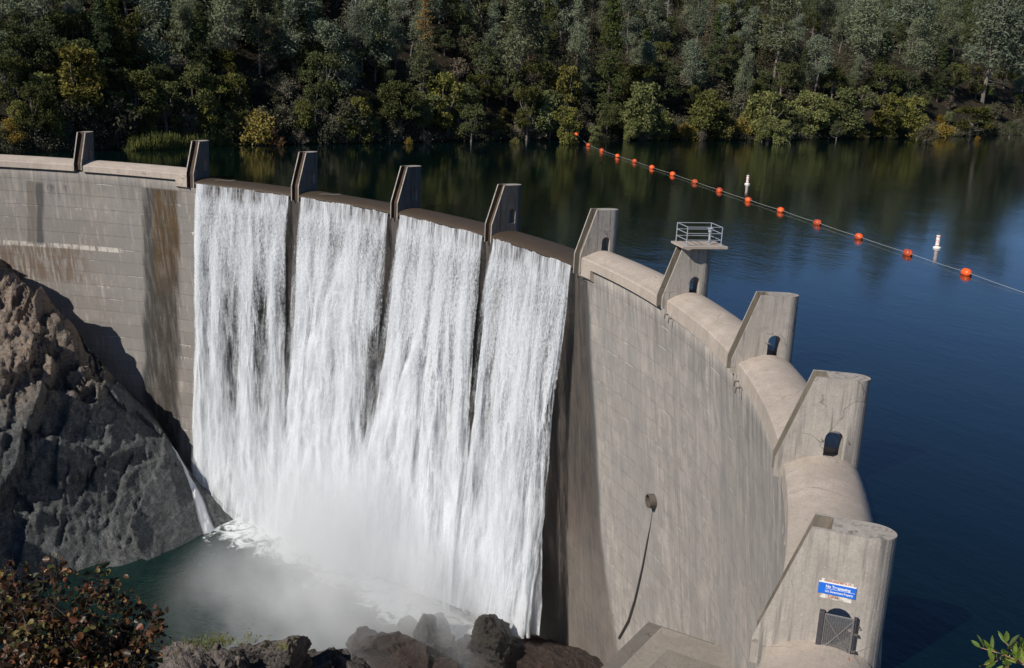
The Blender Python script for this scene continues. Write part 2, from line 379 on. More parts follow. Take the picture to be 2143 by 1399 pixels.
# wall body
thA, thB = -1.12, 1.09
NU, NZ = 280, 48
ths = np.linspace(thA, thB, NU); zs = np.concatenate([np.linspace(-0.28, -44, NZ)])
vv = []; uvs = []
prof_n = NZ*2
for th in ths:
    for z in zs: vv.append(face_pt(th, z)); uvs.append((th*75, z))
    for z in zs[::-1]: vv.append(face_pt(th, z)+rad(th)*(3.1-0.07*z)); uvs.append((th*75, z))
vv = np.array(vv)-DL; uvs = np.array(uvs)
fc = grid_faces(NU, prof_n)
a = np.arange(NU-1)*prof_n; top = np.stack([a+prof_n-1, a+prof_n, a+prof_n+prof_n, a+2*prof_n-1], 1)
top = np.stack([a, a+prof_n, a+2*prof_n-1, a+prof_n-1], 1)
obj('wall', np_mesh('wall', vv, np.vstack([fc[:, ::-1], top]), M['wall'], True, uvs), dam)

# crest of every bay
NONOVER = [(75.12, -0.18), (75.12, 0.46), (75.20, 0.55), (75.60, 0.68), (76.1, 0.87), (76.7, 1.02), (77.2, 1.03), (77.7, 0.92), (78.1, 0.70), (78.4, 0.30), (78.5, -0.3), (78.55, -3.0), (76.6, -3.0), (76.6, -0.5), (75.6, -0.18)]
WEIR = [(75.10, -0.62), (75.02, -0.42), (75.12, -0.24), (75.5, -0.06), (76.1, 0.06), (76.8, 0.11), (77.5, 0.08), (78.0, -0.02), (78.5, -0.4), (78.7, -3.0), (76.6, -3.0), (76.6, -1.0), (75.6, -0.7)]
def rounded(prof, a, b_, n=4):
    P_ = np.array(prof, float); out = [tuple(p) for p in P_[:a+1]]
    for i in range(a, b_):
        p0, p1, p2, p3 = P_[max(i-1, a)], P_[i], P_[i+1], P_[min(i+2, b_)]
        for t in np.linspace(0, 1, n+1)[1:]:
            out.append(tuple(0.5*((2*p1)+(-p0+p2)*t+(2*p0-5*p1+4*p2-p3)*t*t+(-p0+3*p1-3*p2+p3)*t**3)))
    return out+[tuple(p) for p in P_[b_+1:]]
NONOVER = rounded(NONOVER, 2, 10); WEIR = rounded(WEIR, 0, 8)
def sweep(prof, t0, t1, name, mat, step=0.5):
    n = max(3, int((t1-t0)*75/step)); b = DB(); k = len(prof)
    vs = [pol(t, r_, z) for t in np.linspace(t0, t1, n) for r_, z in prof]
    fs = [(i*k+j, (i+1)*k+j, (i+1)*k+(j+1) % k, i*k+(j+1) % k) for i in range(n-1) for j in range(k)]
    fs += [tuple(range(k)), tuple(range((n-1)*k, n*k))[::-1]]
    b.add(vs, fs); me = b.mesh(name, mat)
    return obj(name, me, dam)
hw = (PW/2-0.01)/76.5
for k in range(-1, 10):
    t0 = TH0+k*DTH+hw if k >= 0 else thA; t1 = TH0+(k+1)*DTH-hw if k < 9 else thB
    if 1 <= k <= 4: sweep(WEIR, t0, t1, 'overflow_crest', M['wet_crest'])
    else:
        pr = NONOVER if k <= 5 else [(x+0.26*max(0, 1-(x-75.12)/0.9) if z > -0.2 and x < 76.1 else x, z-(0.25 if x < 75.2 and z < 0 else 0)) for x, z in NONOVER]
        sweep(pr, t0, t1, 'crest_block', M['crest'])
# thick corbels beside the first and last spillway piers
CORB = [(75.122, -0.9), (75.122, -0.182), (75.85, -0.182), (75.85, -1.15), (75.48, -1.15)]
sweep(CORB, TH0+1*DTH-hw-1.5/75, TH0+1*DTH-hw, 'corbel', M['crest'])
sweep(CORB, TH0+5*DTH+hw, TH0+5*DTH+hw+1.6/75, 'corbel', M['crest'])

DOOR = (76.84, 77.56, 0.80, 2.12)    # r0, r1, sill, top
def pier_mesh(k, h0):
    hwid = PW/2; fl = 0.13; dep = 0.5
    rn = 77.72                                                     # nose begins here
    d0, d1, zs_, zt = DOOR
    arc = [((d0+d1)/2+(d1-d0)/2*math.cos(t), zt-(d1-d0)/2+(d1-d0)/2*math.sin(t)) for t in np.linspace(0, math.pi, 9)]
    hole = [(d1, zs_)]+arc+[(d0, zs_)]
    side = [(75.0, h0), (75.0, HK), (PA, H), (rn, H), (rn, -3.0), (75.75, -3.0), (75.75, h0)]
    polys = [[Vector((x, z, 0)) for x, z in side], [Vector((x, z, 0)) for x, z in hole]]
    tri = tessellate_polygon(polys); allp = side+hole
    b = DB(); th = TH0+k*DTH
    Q = lambda r_, t, z: pol(th, r_, z, t)
    for sgn in (-1, 1):
        b.add([Q(x, sgn*hwid, z) for x, z in allp], [t if sgn > 0 else t[::-1] for t in tri])
    n = len(hole)                                                   # door reveal
    vs = [Q(x, s_*hwid, z) for s_ in (-1, 1) for x, z in hole]
    b.add(vs, [(i, (i+1) % n, n+(i+1) % n, n+i) for i in range(n)])
    # nose
    m = 17; ang = np.linspace(-math.pi/2, math.pi/2, m)
    ring = [(rn+(PB-rn)*math.cos(a_), hwid*math.sin(a_)) for a_ in ang]
    vs = [Q(x, t, z) for z in (-3.0, H) for x, t in ring]
    b.add(vs, [(i, i+1, m+i+1, m+i) for i in range(m-1)])
    # top (behind the slot) and the slot's flanges
    b.add([Q(x, t, H) for x, t in ring]+[Q(PA+dep, hwid, H), Q(PA+dep, -hwid, H)], [tuple(range(m+2))])
    inner = hwid-fl
    lo = h0
    prof_o = [(75.0, lo), (75.0, HK), (PA, H)]; prof_i = [(75.0+dep*0.75, lo), (75.0+dep*0.75, HK-0.05), (PA+dep, H-0.0)]
    for sgn in (-1, 1):
        A = [Q(x, sgn*hwid, z) for x, z in prof_o]; Bq = [Q(x, sgn*inner, z) for x, z in prof_o]; Cq = [Q(x, sgn*inner, z) for x, z in prof_i]
        b.add(A+Bq+Cq, [(0, 1, 4, 3), (1, 2, 5, 4), (3, 4, 7, 6), (4, 5, 8, 7)])
        b.add([Q(PA, sgn*hwid, H), Q(PA, sgn*inner, H), Q(PA+dep, sgn*inner, H), Q(PA+dep, sgn*hwid, H)], [(0, 1, 2, 3)])
        b.add([Q(75.0, sgn*hwid, lo), Q(75.0, sgn*inner, lo), Q(75.75, sgn*inner, lo), Q(75.75, sgn*hwid, lo)], [(0, 1, 2, 3)])
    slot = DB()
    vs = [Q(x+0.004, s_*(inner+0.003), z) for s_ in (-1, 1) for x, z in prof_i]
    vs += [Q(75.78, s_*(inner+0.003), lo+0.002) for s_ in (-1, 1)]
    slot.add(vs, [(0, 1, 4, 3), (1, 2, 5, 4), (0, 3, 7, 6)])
    return b, slot
for k in range(10):
    sp = k in SPILL; h0 = HS if sp else (-0.02 if k == 0 else -0.06)
    b, slot = pier_mesh(k, h0)
    bm_me = b.mesh('pier', M['pier'] if k >= 5 else M['pier_shade'], recalc=True)
    # weld so that edges can be softened
    bm = bmesh.new(); bm.from_mesh(bm_me); bmesh.ops.remove_doubles(bm, verts=bm.verts, dist=0.002); bmesh.ops.recalc_face_normals(bm, faces=bm.faces)
    bm.to_mesh(bm_me); bm.free()
    if k < 5:            # shade painted into the stained sides; top and flange fronts keep plain concrete
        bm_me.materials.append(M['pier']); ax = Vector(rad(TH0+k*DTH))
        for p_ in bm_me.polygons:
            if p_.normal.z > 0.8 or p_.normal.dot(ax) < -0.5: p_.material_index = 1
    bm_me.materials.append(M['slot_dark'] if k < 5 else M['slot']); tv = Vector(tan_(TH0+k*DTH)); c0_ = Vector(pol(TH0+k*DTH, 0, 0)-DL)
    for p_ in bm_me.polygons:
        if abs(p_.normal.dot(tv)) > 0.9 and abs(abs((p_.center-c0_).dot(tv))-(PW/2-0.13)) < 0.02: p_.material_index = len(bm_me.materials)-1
    po = obj('pier', bm_me, dam)
    if k == 6: po['label'] = 'pier carrying the railed platform'
    if k == 9: po['label'] = 'nearest pier with the blue sign and mesh gate'
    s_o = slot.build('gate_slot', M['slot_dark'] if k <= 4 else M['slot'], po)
    # small iron hooks either side of the doorway
    th = TH0+k*DTH
    if k >= 4:
        for rr in (DOOR[0]-0.13, DOOR[1]+0.18):
            hk_ = DB(); hk_.tube([pol(th, rr, 1.74, PW/2-0.02), pol(th, rr, 1.74, PW/2+0.07), pol(th, rr+0.03, 1.70, PW/2+0.09), pol(th, rr, 1.66, PW/2+0.06)], 0.012, 6)
            hk_.build('hook', M['iron'], po)

# inspection platform on the seventh pier
th7 = TH0+6*DTH
pf = DB()
dk = [(75.95, 4.02), (75.80, 4.12), (75.80, 4.30), (79.02, 4.30), (79.02, 4.12), (78.4, 4.12), (78.3, 4.02)]
t0, t1 = -0.85, 1.25
hq = lambda r_, t, z: pol(th7, r_, z, t)
vs = [hq(x, t, z) for t in (t0, t1) for x, z in [(76.3, 4.0), (75.82, 4.14), (75.82, 4.28), (79.02, 4.28), (79.02, 4.10), (76.5, 4.10)]]
n = 6
pf.add(vs, [tuple(range(n))[::-1], tuple(range(n, 2*n))]+[(i, (i+1) % n, n+(i+1) % n, n+i) for i in range(n)])
# haunch under the deck
plat = pf.build('platform', M['crest'], dam, bevel=0.02)
rl = DB()
c4 = [(76.12, -0.7), (76.12, 1.14), (78.55, 1.14), (78.55, -0.7)]
for i, (r_, t) in enumerate(c4):
    pb = DB(); pb.tube([hq(r_, t, 4.28), hq(r_, t, 5.56)], 0.033, 8); pb.box(-0.07, 0.07, -0.07, 0.07, 0, 0.02, M=lambda x, y, z: hq(r_+x, t+y, 4.282+z))
    pb.build('railing_post', M['steel_grey'], plat)
for z in (4.68, 5.12, 5.54):
    rb = DB()
    for i in range(4):
        a_, b_ = c4[i], c4[(i+1) % 4]; rb.tube([hq(a_[0], a_[1], z), hq(b_[0], b_[1], z)], 0.027, 8)
    rb.build('rail', M['steel_grey'], plat)
vstand = empty('valve_stand', hq(78.05, 0.35, 4.285))
tag(vstand, 'small grey valve stand with handwheel inside the railed platform', 'valve stand')
vb = MB(); vb.lathe([(0.17, 0), (0.17, 0.03), (0.09, 0.06), (0.08, 0.75), (0.13, 0.82), (0.14, 1.0), (0.08, 1.04)], 14); vb.build('column', M['steel_grey'], vstand, smooth=False)
wb_ = MB(); wb_.tube([(0.19*math.cos(t), 0.19*math.sin(t), 1.06) for t in np.linspace(0, 2*math.pi, 17)], 0.022, 6); wb_.tube([(-.19, 0, 1.06), (.19, 0, 1.06)], 0.015, 6); wb_.tube([(0, -.19, 1.06), (0, .19, 1.06)], 0.015, 6)
wb_.build('handwheel', M['steel_grey'], vstand)

# drains under the crest
for u_, z_ in ((TH0+6*DTH+0.012, -0.35), (TH0+6*DTH+0.022, -0.45), (TH0+7*DTH+0.014, -0.33), (TH0+7*DTH+0.020, -0.55), (TH0+5*DTH+0.012, -1.3)):
    d_ = DB(); d_.tube([pol(u_, 75.45, z_), pol(u_, 75.16, z_-0.02), pol(u_, 75.13, z_-0.3)], 0.05, 8); d_.build('drain_spout', M['iron'], dam)

# outlet pipe and its run-off channel
def on_face(px, py):
    d = ray(px, py); lo = None
    for s_ in np.arange(40, 140, 0.1):
        P = CAM+d*s_; dd = max(0, -P[2]); q_ = P[:2]-np.array([0.10*dd, 0.075*dd])
        if np.hypot(*q_) > 75.45 and lo is not None: return P-d*0.1
        if np.hypot(*q_) < 75.45: lo = s_
    return CAM+d*90
base = on_face(1369, 1048); th_o = math.atan2(base[0], base[1]); axis = -rad(th_o)
po_ = DB()
ring_o, ring_i = [], []
for kk in range(24):
    t = 2*math.pi*kk/24; e = tan_(th_o)*math.cos(t)+np.array([0, 0, 1])*math.sin(t)
    ring_o.append(base+e*0.52); ring_i.append(base+e*0.44)
ou = [p+axis*(0.5) for p in ring_o]; iu = [p+axis*0.5 for p in ring_i]; od = [p-axis*0.2 for p in ring_o]; idn = [p-axis*0.05 for p in ring_i]
vs = od+ou+iu+idn; n = 24
po_.add(vs, [(j*n+i, j*n+(i+1) % n, (j+1)*n+(i+1) % n, (j+1)*n+i) for j in range(3) for i in range(n)]+[tuple(range(3*n, 4*n))])
po_.build('outlet_pipe', M['iron'], dam)
ch = DB(); pts = []
for (px, py, zz) in ((1366, 1066, -14.4), (1362, 1095, -15.8), (1356, 1130, -17.5), (1345, 1190, -20.3), (1330, 1255, -23.4), (1316, 1300, -25.8), (1296, 1336, -27.8)):
    pts.append((px, py))
ch.tube([on_face(*p_) for p_ in pts], [0.02, 0.03, 0.08, 0.11, 0.12, 0.13, 0.12], 6)
M['black_pipe'] = plain('black_hose', (0.035, 0.032, 0.032), 0.5)
ch.build('drain_hose', M['black_pipe'], dam)

# stepped thrust block at the toe
tb = empty('thrust_block', (30.2, 62.4, -30)); tag(tb, 'stepped grey concrete block against the foot of the dam at bottom right', 'concrete block')
e1 = np.array([6.1, 3.3, 0])/np.hypot(6.1, 3.3); e2 = np.array([-e1[1], e1[0], 0])*-1
A0 = on_z(1357, 1301, -20.0)
def slab(o, l1, l2, z0, z1, name, mat_):
    b = MB(); L0 = np.array([30.2, 62.4, -30])
    b.box(0, l1, 0, l2, z0, z1, M=lambda x, y, z: o+e1*x+e2*y-np.array([0, 0, o[2]])+np.array([0, 0, z])-L0)
    return b.build(name, mat_, tb, bevel=0.05)
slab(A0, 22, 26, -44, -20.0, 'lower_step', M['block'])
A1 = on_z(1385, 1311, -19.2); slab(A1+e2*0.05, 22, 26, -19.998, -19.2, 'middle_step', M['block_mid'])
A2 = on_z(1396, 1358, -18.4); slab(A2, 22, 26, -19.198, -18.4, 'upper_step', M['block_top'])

# ------------------------------------------------------------------ sign and gate on the nearest pier
th10 = TH0+9*DTH
def s10(r_, z, out): return pol(th10, r_, z, PW/2+out)
SX = rad(th10)    # along the pier side, reading direction = outwards (upstream) as seen
def board(name, r0, r1, z0, z1, o0, o1, mat, parent, org):
    b = MB(); b.box(r0, r1, o0, o1, z0, z1, M=lambda x, y, z: s10(x, z, y)-org); return b.build(name, mat, parent)
M['sign_blue'] = plain('blue_sign_paint', (0.012, 0.14, 0.62), 0.4, 0, 0.06)
M['sign_white'] = plain('white_sign_paint', (0.80, 0.80, 0.80), 0.4, 0, 0.04)
def m_peel():
    q = NT('peeling_sign_paint'); co = q.obj_co(); n_ = q.noise(co, 7.0, 5, 0.7)
    return q.set(color=q.mix(q.step(n_, 0.42, 0.56), (0.66, 0.62, 0.56), (0.36, 0.32, 0.27)), rough=0.8)
M['sign_old'] = m_peel()
M['sign_red'] = plain('faded_red_lettering', (0.42, 0.17, 0.12), 0.8, 0, 0.25, 20)
def text(name, body, size, r_, z, out, mat, parent, org, align='LEFT', bold=0.0, sx=1.0):
    cu = bpy.data.curves.new(name, 'FONT'); cu.body = body; cu.size = size; cu.align_x = align; cu.extrude = 0.002; cu.offset = bold
    cu.materials.append(mat); tmp = bpy.data.objects.new('tmp', cu); COL.objects.link(tmp)
    me = bpy.data.meshes.new_from_object(tmp.evaluated_get(bpy.context.evaluated_depsgraph_get())); bpy.data.objects.remove(tmp); bpy.data.curves.remove(cu)
    me.name = name; o = obj(name, me, parent)
    p_ = s10(r_, z, out)-org; X = Vector(SX); Y = Vector((0, 0, 1)); Z = X.cross(Y)
    o.matrix_local = Matrix([[X[i]*sx, Y[i], Z[i], p_[i]] for i in range(3)]+[[0, 0, 0, 1]])
    return o
org = s10(77.06, 2.5, 0.0)
old = empty('old_sign', org); tag(old, 'peeling older white painted notice with faded red capitals, mostly covered by the blue sign', 'sign')
board('panel', 76.64, 77.47, 2.33, 2.90, 0.002, 0.012, M['sign_old'], old, org)
text('lettering', 'DANGEROUS', 0.115, 77.06, 2.815, 0.016, M['sign_red'], old, org, 'CENTER', 0.002)
text('lettering', 'DAM', 0.125, 76.99, 2.365, 0.016, M['sign_red'], old, org, 'CENTER', 0.002)
sg = empty('warning_sign', org); tag(sg, 'blue No Trespassing sign on the nearest pier above its mesh gate', 'sign')
board('panel', 76.58, 77.55, 2.475, 2.79, 0.020, 0.032, M['sign_blue'], sg, org)
board('white_edge', 76.58, 77.55, 2.79, 2.822, 0.020, 0.033, M['sign_white'], sg, org)
text('lettering', 'No Trespassing', 0.112, 76.77, 2.665, 0.036, M['sign_white'], sg, org, 'LEFT', 0.003, 0.9)
board('rule', 76.77, 77.53, 2.632, 2.640, 0.032, 0.036, M['sign_white'], sg, org)
text('lettering', 'U.S. Government Property', 0.082, 76.765, 2.535, 0.036, M['sign_white'], sg, org, 'LEFT', 0.002, 0.80)

gorg = s10(77.2, 0.82, 0.0)
gate = empty('mesh_gate', gorg); tag(gate, 'dark steel mesh gate closing the doorway of the nearest pier', 'gate')
G = lambda r_, z, o: s10(r_, z, o)-gorg
g0, g1, gz0, gz1, go = 76.86, 77.60, 0.84, 1.96, 0.16
b = MB()
for a_, c_ in (((g0, gz0), (g1, gz0)), ((g1, gz0), (g1, gz1)), ((g1, gz1), (g0, gz1)), ((g0, gz1), (g0, gz0))): b.tube([G(a_[0], a_[1], go), G(c_[0], c_[1], go)], 0.022, 6)
b.build('frame', M['mesh_steel'], gate)
b = MB()
for z in np.arange(gz0+0.03, gz1, 0.034): b.box(g0, g1, go-0.004, go+0.004, z-0.006, z+0.006, M=lambda x, y, z_: G(x, z_, y))
for r_ in np.arange(g0+0.05, g1, 0.06): b.box(r_-0.004, r_+0.004, go-0.003, go+0.007, gz0, gz1, M=lambda x, y, z_: G(x, z_, y))
b.build('wire_mesh', M['mesh_steel'], gate)
for a_, c_ in (((g0, gz0+.05), (g1, gz1-.05)), ((g0, gz1-.05), (g1, gz0+.05))):
    b = MB(); b.tube([G(a_[0], a_[1], go+0.015), G(c_[0], c_[1], go+0.015)], 0.016, 6); b.build('brace', M['mesh_steel'], gate)
b = MB(); b.box(76.70, 76.84, 0.0, 0.20, 0.80, 2.0, M=lambda x, y, z: G(x, z, y)); b.build('side_plate', M['dark_steel'], gate, bevel=0.01)
b = MB(); b.tube([G(77.66, 0.80, 0.10), G(77.66, 2.0, 0.10)], 0.035, 8); b.box(77.60, 77.70, 0.0, 0.10, 1.92, 1.97, M=lambda x, y, z: G(x, z, y)); b.box(77.60, 77.70, 0.0, 0.10, 0.9, 0.95, M=lambda x, y, z: G(x, z, y))
b.build('hinge_post', M['dark_steel'], gate)
for z in (1.0, 1.5):
    b = MB(); b.box(77.63, 77.74, 0.10, 0.17, z, z+0.05, M=lambda x, y, z_: G(x, z_, y)); b.build('hinge', M['iron'], gate)
b = MB()
b.add([G(76.9, 1.0, 0)]*0, [])
stone_m = NT('orange_stone'); stone_m.set(color=(0.33, 0.17, 0.10), rough=0.9)

# ------------------------------------------------------------------ water
def m_lake():
    q = NT('lake_water'); co = q.obj_co()
    big = q.noise(co, 0.018, 3); rip = q.noise(q.mapping(co, (1.0, 1.7, 1)), 0.9, 3, 0.6); fine = q.noise(q.mapping(co, (1, 1.5, 1)), 3.2, 2, 0.5)
    swell = q.noise(q.mapping(co, (0.8, 1.3, 1)), 0.16, 2)
    h = q.math('ADD', q.math('MULTIPLY', rip, 0.55), q.math('MULTIPLY', fine, 0.14)); h = q.math('ADD', h, q.math('MULTIPLY', swell, 1.3))
    amp = q.math('MULTIPLY_ADD', q.step(big, 0.45, 0.64), 0.035, 0.015)
    dk = q.noise(co, 0.03, 3)
    c = q.mix(q.step(dk, 0.35, 0.65), (0.0003, 0.0038, 0.0042), (0.0005, 0.0054, 0.0044))
    return q.set(color=c, rough=0.075, ior=1.45, normal=q.bump(h, 1.0, amp), tint=(0.22, 0.68, 1.0))
M['lake'] = m_lake()
def lake():
    nt = 120; rs = np.concatenate([[76.9], np.linspace(80, 200, 25), np.linspace(220, 900, 20)]); th = np.linspace(-1.35, 1.12, nt)
    v = np.array([[r_*math.sin(t), r_*math.cos(t), 0.0] for t in th for r_ in rs])
    tag(obj('lake_water', np_mesh('lake_water', v, grid_faces(nt, len(rs)), M['lake'], True)), kind='structure')
lake()

def m_pool():
    q = NT('pool_water'); co = q.obj_co()
    w = q.noise(co, 0.55, 4, 0.6, 0.6); f2 = q.noise(co, 2.2, 3, 0.6); s3 = q.noise(co, 0.18, 3)
    sx = q.n('SeparateXYZ', {0: co}, out=None); x, y = sx.outputs[0], sx.outputs[1]
    r_ = q.math('SQRT', q.math('ADD', q.math('MULTIPLY', x, x), q.math('MULTIPLY', y, y)))
    near = q.step(q.math('ADD', r_, q.math('MULTIPLY', s3, 9.0)), 63.0, 78.0)
    foamn = q.noise(co, 0.5, 8, 0.68, 1.4)
    foam = q.step(q.math('ADD', foamn, q.math('MULTIPLY', near, 0.52)), 0.80, 1.0)
    lines = q.math('MULTIPLY', q.step(q.noise(q.mapping(co, (1, 2.2, 1)), 0.45, 6, 0.7, 2.5), 0.64, 0.70), 0.3)
    c = q.mix(q.step(s3, 0.3, 0.7), (0.0028, 0.013, 0.0115), (0.006, 0.023, 0.020))
    c = q.mix(q.math('MULTIPLY', lines, 0.5), c, (0.25, 0.30, 0.29)); c = q.mix(foam, c, (0.72, 0.75, 0.76))
    h = q.math('ADD', w, q.math('MULTIPLY', f2, 0.35))
    return q.set(color=c, rough=q.math('MULTIPLY_ADD', foam, 0.6, 0.10), ior=1.333, normal=q.bump(h, 1.0, 0.16))
M['pool'] = m_pool()
v = np.array([[x, y, -39.0] for x in np.linspace(-90, 70, 81) for y in np.linspace(-120, 82, 102)])
v[:, 2] += 0.22*(fbm(v[:, 0]*0.25, v[:, 1]*0.25, 0, 3, 5)-0.5)
tag(obj('pool_water', np_mesh('pool_water', v, grid_faces(81, 102), M['pool'], True)), kind='structure')

def m_soil():
    q = NT('hillside_soil'); co = q.obj_co(); n1 = q.noise(co, 0.08, 5, 0.6); n2 = q.noise(co, 1.2, 5, 0.7)
    c = q.mix(q.step(n1, 0.35, 0.65), (0.032, 0.027, 0.018), (0.058, 0.040, 0.027)); c = q.mix(q.step(n2, 0.42, 0.6), c, (0.022, 0.023, 0.014))
    c = q.mix(q.step(q.noise(co, 2.4, 4, 0.7), 0.60, 0.68), c, (0.15, 0.105, 0.08))
    return q.set(color=c, rough=0.95, spec=0.1, normal=q.bump(n2, 0.8, 0.4))
M['soil'] = m_soil()
# far hillside: shoreline x = xs(y), land towards -x
SY = np.array([-300, -60, 0, 22, 41, 58, 68, 80, 92, 108, 121, 144, 168, 189, 217, 244, 303, 420, 700.0])
SX_ = np.array([-60, -66, -70, -74, -77.6, -83.5, -88, -89, -90.6, -93, -97, -100.4, -101, -97.5, -102.5, -106, -116, -140, -180.0])
HY = np.array([-300, -40, 20, 45, 70, 110, 150, 190, 220, 260, 320, 420, 700.0])
HH = np.array([10, 14, 38, 72, 82, 78, 68, 60, 54, 48, 46, 46, 46.0])
def hill_z(x, y):
    x = np.asarray(x, float); y = np.asarray(y, float)
    w = 5.0*(fbm(y*0.045, 3.3, 0, 3, 21)-0.5)
    d = np.interp(y, SY, SX_) + w - x
    Hh = np.interp(y, HY, HH)
    up = 0.7*sstep(0, 1.2, d) + Hh*(1-np.exp(-np.maximum(d-0.5, 0)/np.interp(y, [60, 160, 240], [100.0, 82.0, 62.0])))
    up = up*(0.82+0.36*fbm(x*0.02, y*0.02, 0, 3, 33)) + sstep(2, 25, d)*(7.0*(fbm(x*0.035, y*0.035, 0, 4, 12)-0.5)+2.0*(fbm(x*0.2, y*0.2, 0, 3, 14)-0.5))
    return np.where(d > 0, up, np.maximum(d*1.1, -46))
def terrain():
    ys = np.concatenate([np.linspace(-160, 20, 50), np.linspace(22, 340, 200), np.linspace(350, 700, 40)])
    dd = np.concatenate([[-45, -20, -6, -2, -0.5], np.linspace(0, 60, 70), np.linspace(64, 420, 60)])
    Y, D = np.meshgrid(ys, dd, indexing='ij'); X = np.interp(Y, SY, SX_)-D
    Z = hill_z(X, Y); v = np.stack([X.ravel(), Y.ravel(), Z.ravel()], 1)
    return obj('far_hillside', np_mesh('far_hillside', v, grid_faces(len(ys), len(dd)), M['soil'], True))
tag(terrain(), kind='structure')
def at_hill(px, py):
    d = ray(px, py); t = np.arange(120, 700, 1.0); Pt = CAM[None]+d[None]*t[:, None]
    z = hill_z(Pt[:, 0], Pt[:, 1]); ok = np.where((Pt[:, 2] < np.maximum(z, 0.02)))[0]
    return Pt[ok[0]] if len(ok) else Pt[-1]

# wide ground sheet under everything
def m_bed():
    q = NT('river_bed'); co = q.obj_co(); n_ = q.noise(co, 0.3, 5)
    return q.set(color=q.mix(n_, (0.06, 0.055, 0.045), (0.15, 0.13, 0.11)), rough=0.9)
v = np.array([[x, y, -46.5] for x in np.linspace(-1500, 1500, 5) for y in np.linspace(-1500, 1500, 5)])
tag(obj('ground', np_mesh('ground', v, grid_faces(5, 5), m_bed())), kind='structure')

# ------------------------------------------------------------------ rocks
def m_rock(name, low, high, z0, z1, pale=(0.34, 0.30, 0.26), wet=0.0, moss=0.0):
    q = NT(name); co = q.obj_co(); g = q.n('NewGeometry', out=None)
    z = q.n('SeparateXYZ', {0: g.outputs[0]}, out=2)
    n1 = q.noise(co, 0.22, 5, 0.6); n2 = q.noise(q.mapping(co, (1, 1, 0.5)), 1.6, 8, 0.68); n3 = q.noise(co, 6.0, 5, 0.7)
    f = q.step(q.math('ADD', z, q.math('MULTIPLY_ADD', n1, 14.0, -7.0)), z0, z1)
    c = q.mix(f, low, high)
    c = q.mix(q.step(n2, 0.5, 0.72), c, pale); c = q.mix(q.math('MULTIPLY', q.step(n2, 0.5, 0.32), 0.7), c, tuple(v_*0.4 for v_ in low))
    c = q.mix(q.math('MULTIPLY', q.step(n3, 0.45, 0.75), 0.35), c, tuple(v_*0.5 for v_ in low))
    cellc = q.n('TexVoronoi', {'Vector': q.n('VectorMath', {0: co, 1: q.n('TexNoise', {'Vector': co, 'Scale': 0.5, 'Detail': 5.0}, out=1)}, operation='ADD'), 'Scale': 0.45}, out=1); cv = q.n('SeparateXYZ', {0: cellc}, out=0)
    c = q.mix(q.math('MULTIPLY', cv, 0.45), c, tuple(v_*0.55 for v_ in low))
    stra = q.noise(q.n('Mapping', {'Vector': co, 'Rotation': (0.5, 0.6, 0.3), 'Scale': (0.5, 2.4, 6.0)}), 0.7, 6, 0.7, 0.6)
    c = q.mix(q.math('MULTIPLY', q.step(stra, 0.5, 0.62), 0.55), c, tuple(v_*0.42 for v_ in low)); c = q.mix(q.math('MULTIPLY', q.step(stra, 0.46, 0.36), 0.35), c, pale)
    if moss: c = q.mix(q.math('MULTIPLY', q.step(q.noise(co, 1.3, 4), 0.5, 0.65), moss), c, (0.05, 0.055, 0.02))
    h = q.math('ADD', n2, q.math('MULTIPLY', n3, 0.3)); h = q.math('ADD', h, q.math('MULTIPLY', stra, 0.9))
    return q.set(color=c, rough=0.9-0.55*wet, spec=0.25+0.3*wet, normal=q.bump(h, 1.0, 0.5))
M['cliff'] = m_rock('cliff_rock', (0.14, 0.148, 0.147), (0.39, 0.29, 0.215), -26.5, -19.0, (0.26, 0.275, 0.27))
M['rock_brown'] = m_rock('brown_wet_rock', (0.045, 0.03, 0.023), (0.075, 0.047, 0.034), -36.0, -30.0, (0.10, 0.07, 0.055), wet=0.85)
M['rock_dark'] = m_rock('dark_wet_rock', (0.03, 0.026, 0.022), (0.05, 0.04, 0.03), -36.0, -30.0, (0.085, 0.07, 0.055), wet=0.75, moss=0.4)
M['rock_grey'] = m_rock('pale_grey_rock', (0.09, 0.082, 0.075), (0.25, 0.21, 0.18), -19.0, -15.5, (0.26, 0.225, 0.195))

def facet(P, scale, seed, amp):
    """blocky displacement: tilted planes per jittered cell, so rock breaks into faces"""
    q = P*scale; base = np.floor(q); best = np.full(len(P), 1e9); out = np.zeros(len(P)); 
    for dx in (-1, 0, 1):
        for dy in (-1, 0, 1):
            for dz in (-1, 0, 1):
                c = base+np.array([dx, dy, dz]); j = np.stack([_hash(c[:, 0], c[:, 1], c[:, 2], seed+k) for k in range(3)], 1)
                p_ = c+j; d_ = ((q-p_)**2).sum(1)
                g = np.stack([_hash(c[:, 0], c[:, 1], c[:, 2], seed+5+k)-0.5 for k in range(3)], 1)
                val = ((q-p_)*g).sum(1)*2.2 + (_hash(c[:, 0], c[:, 1], c[:, 2], seed+9)-0.5)
                m = d_ < best; out[m] = val[m]; best[m] = d_[m]
    return out*amp

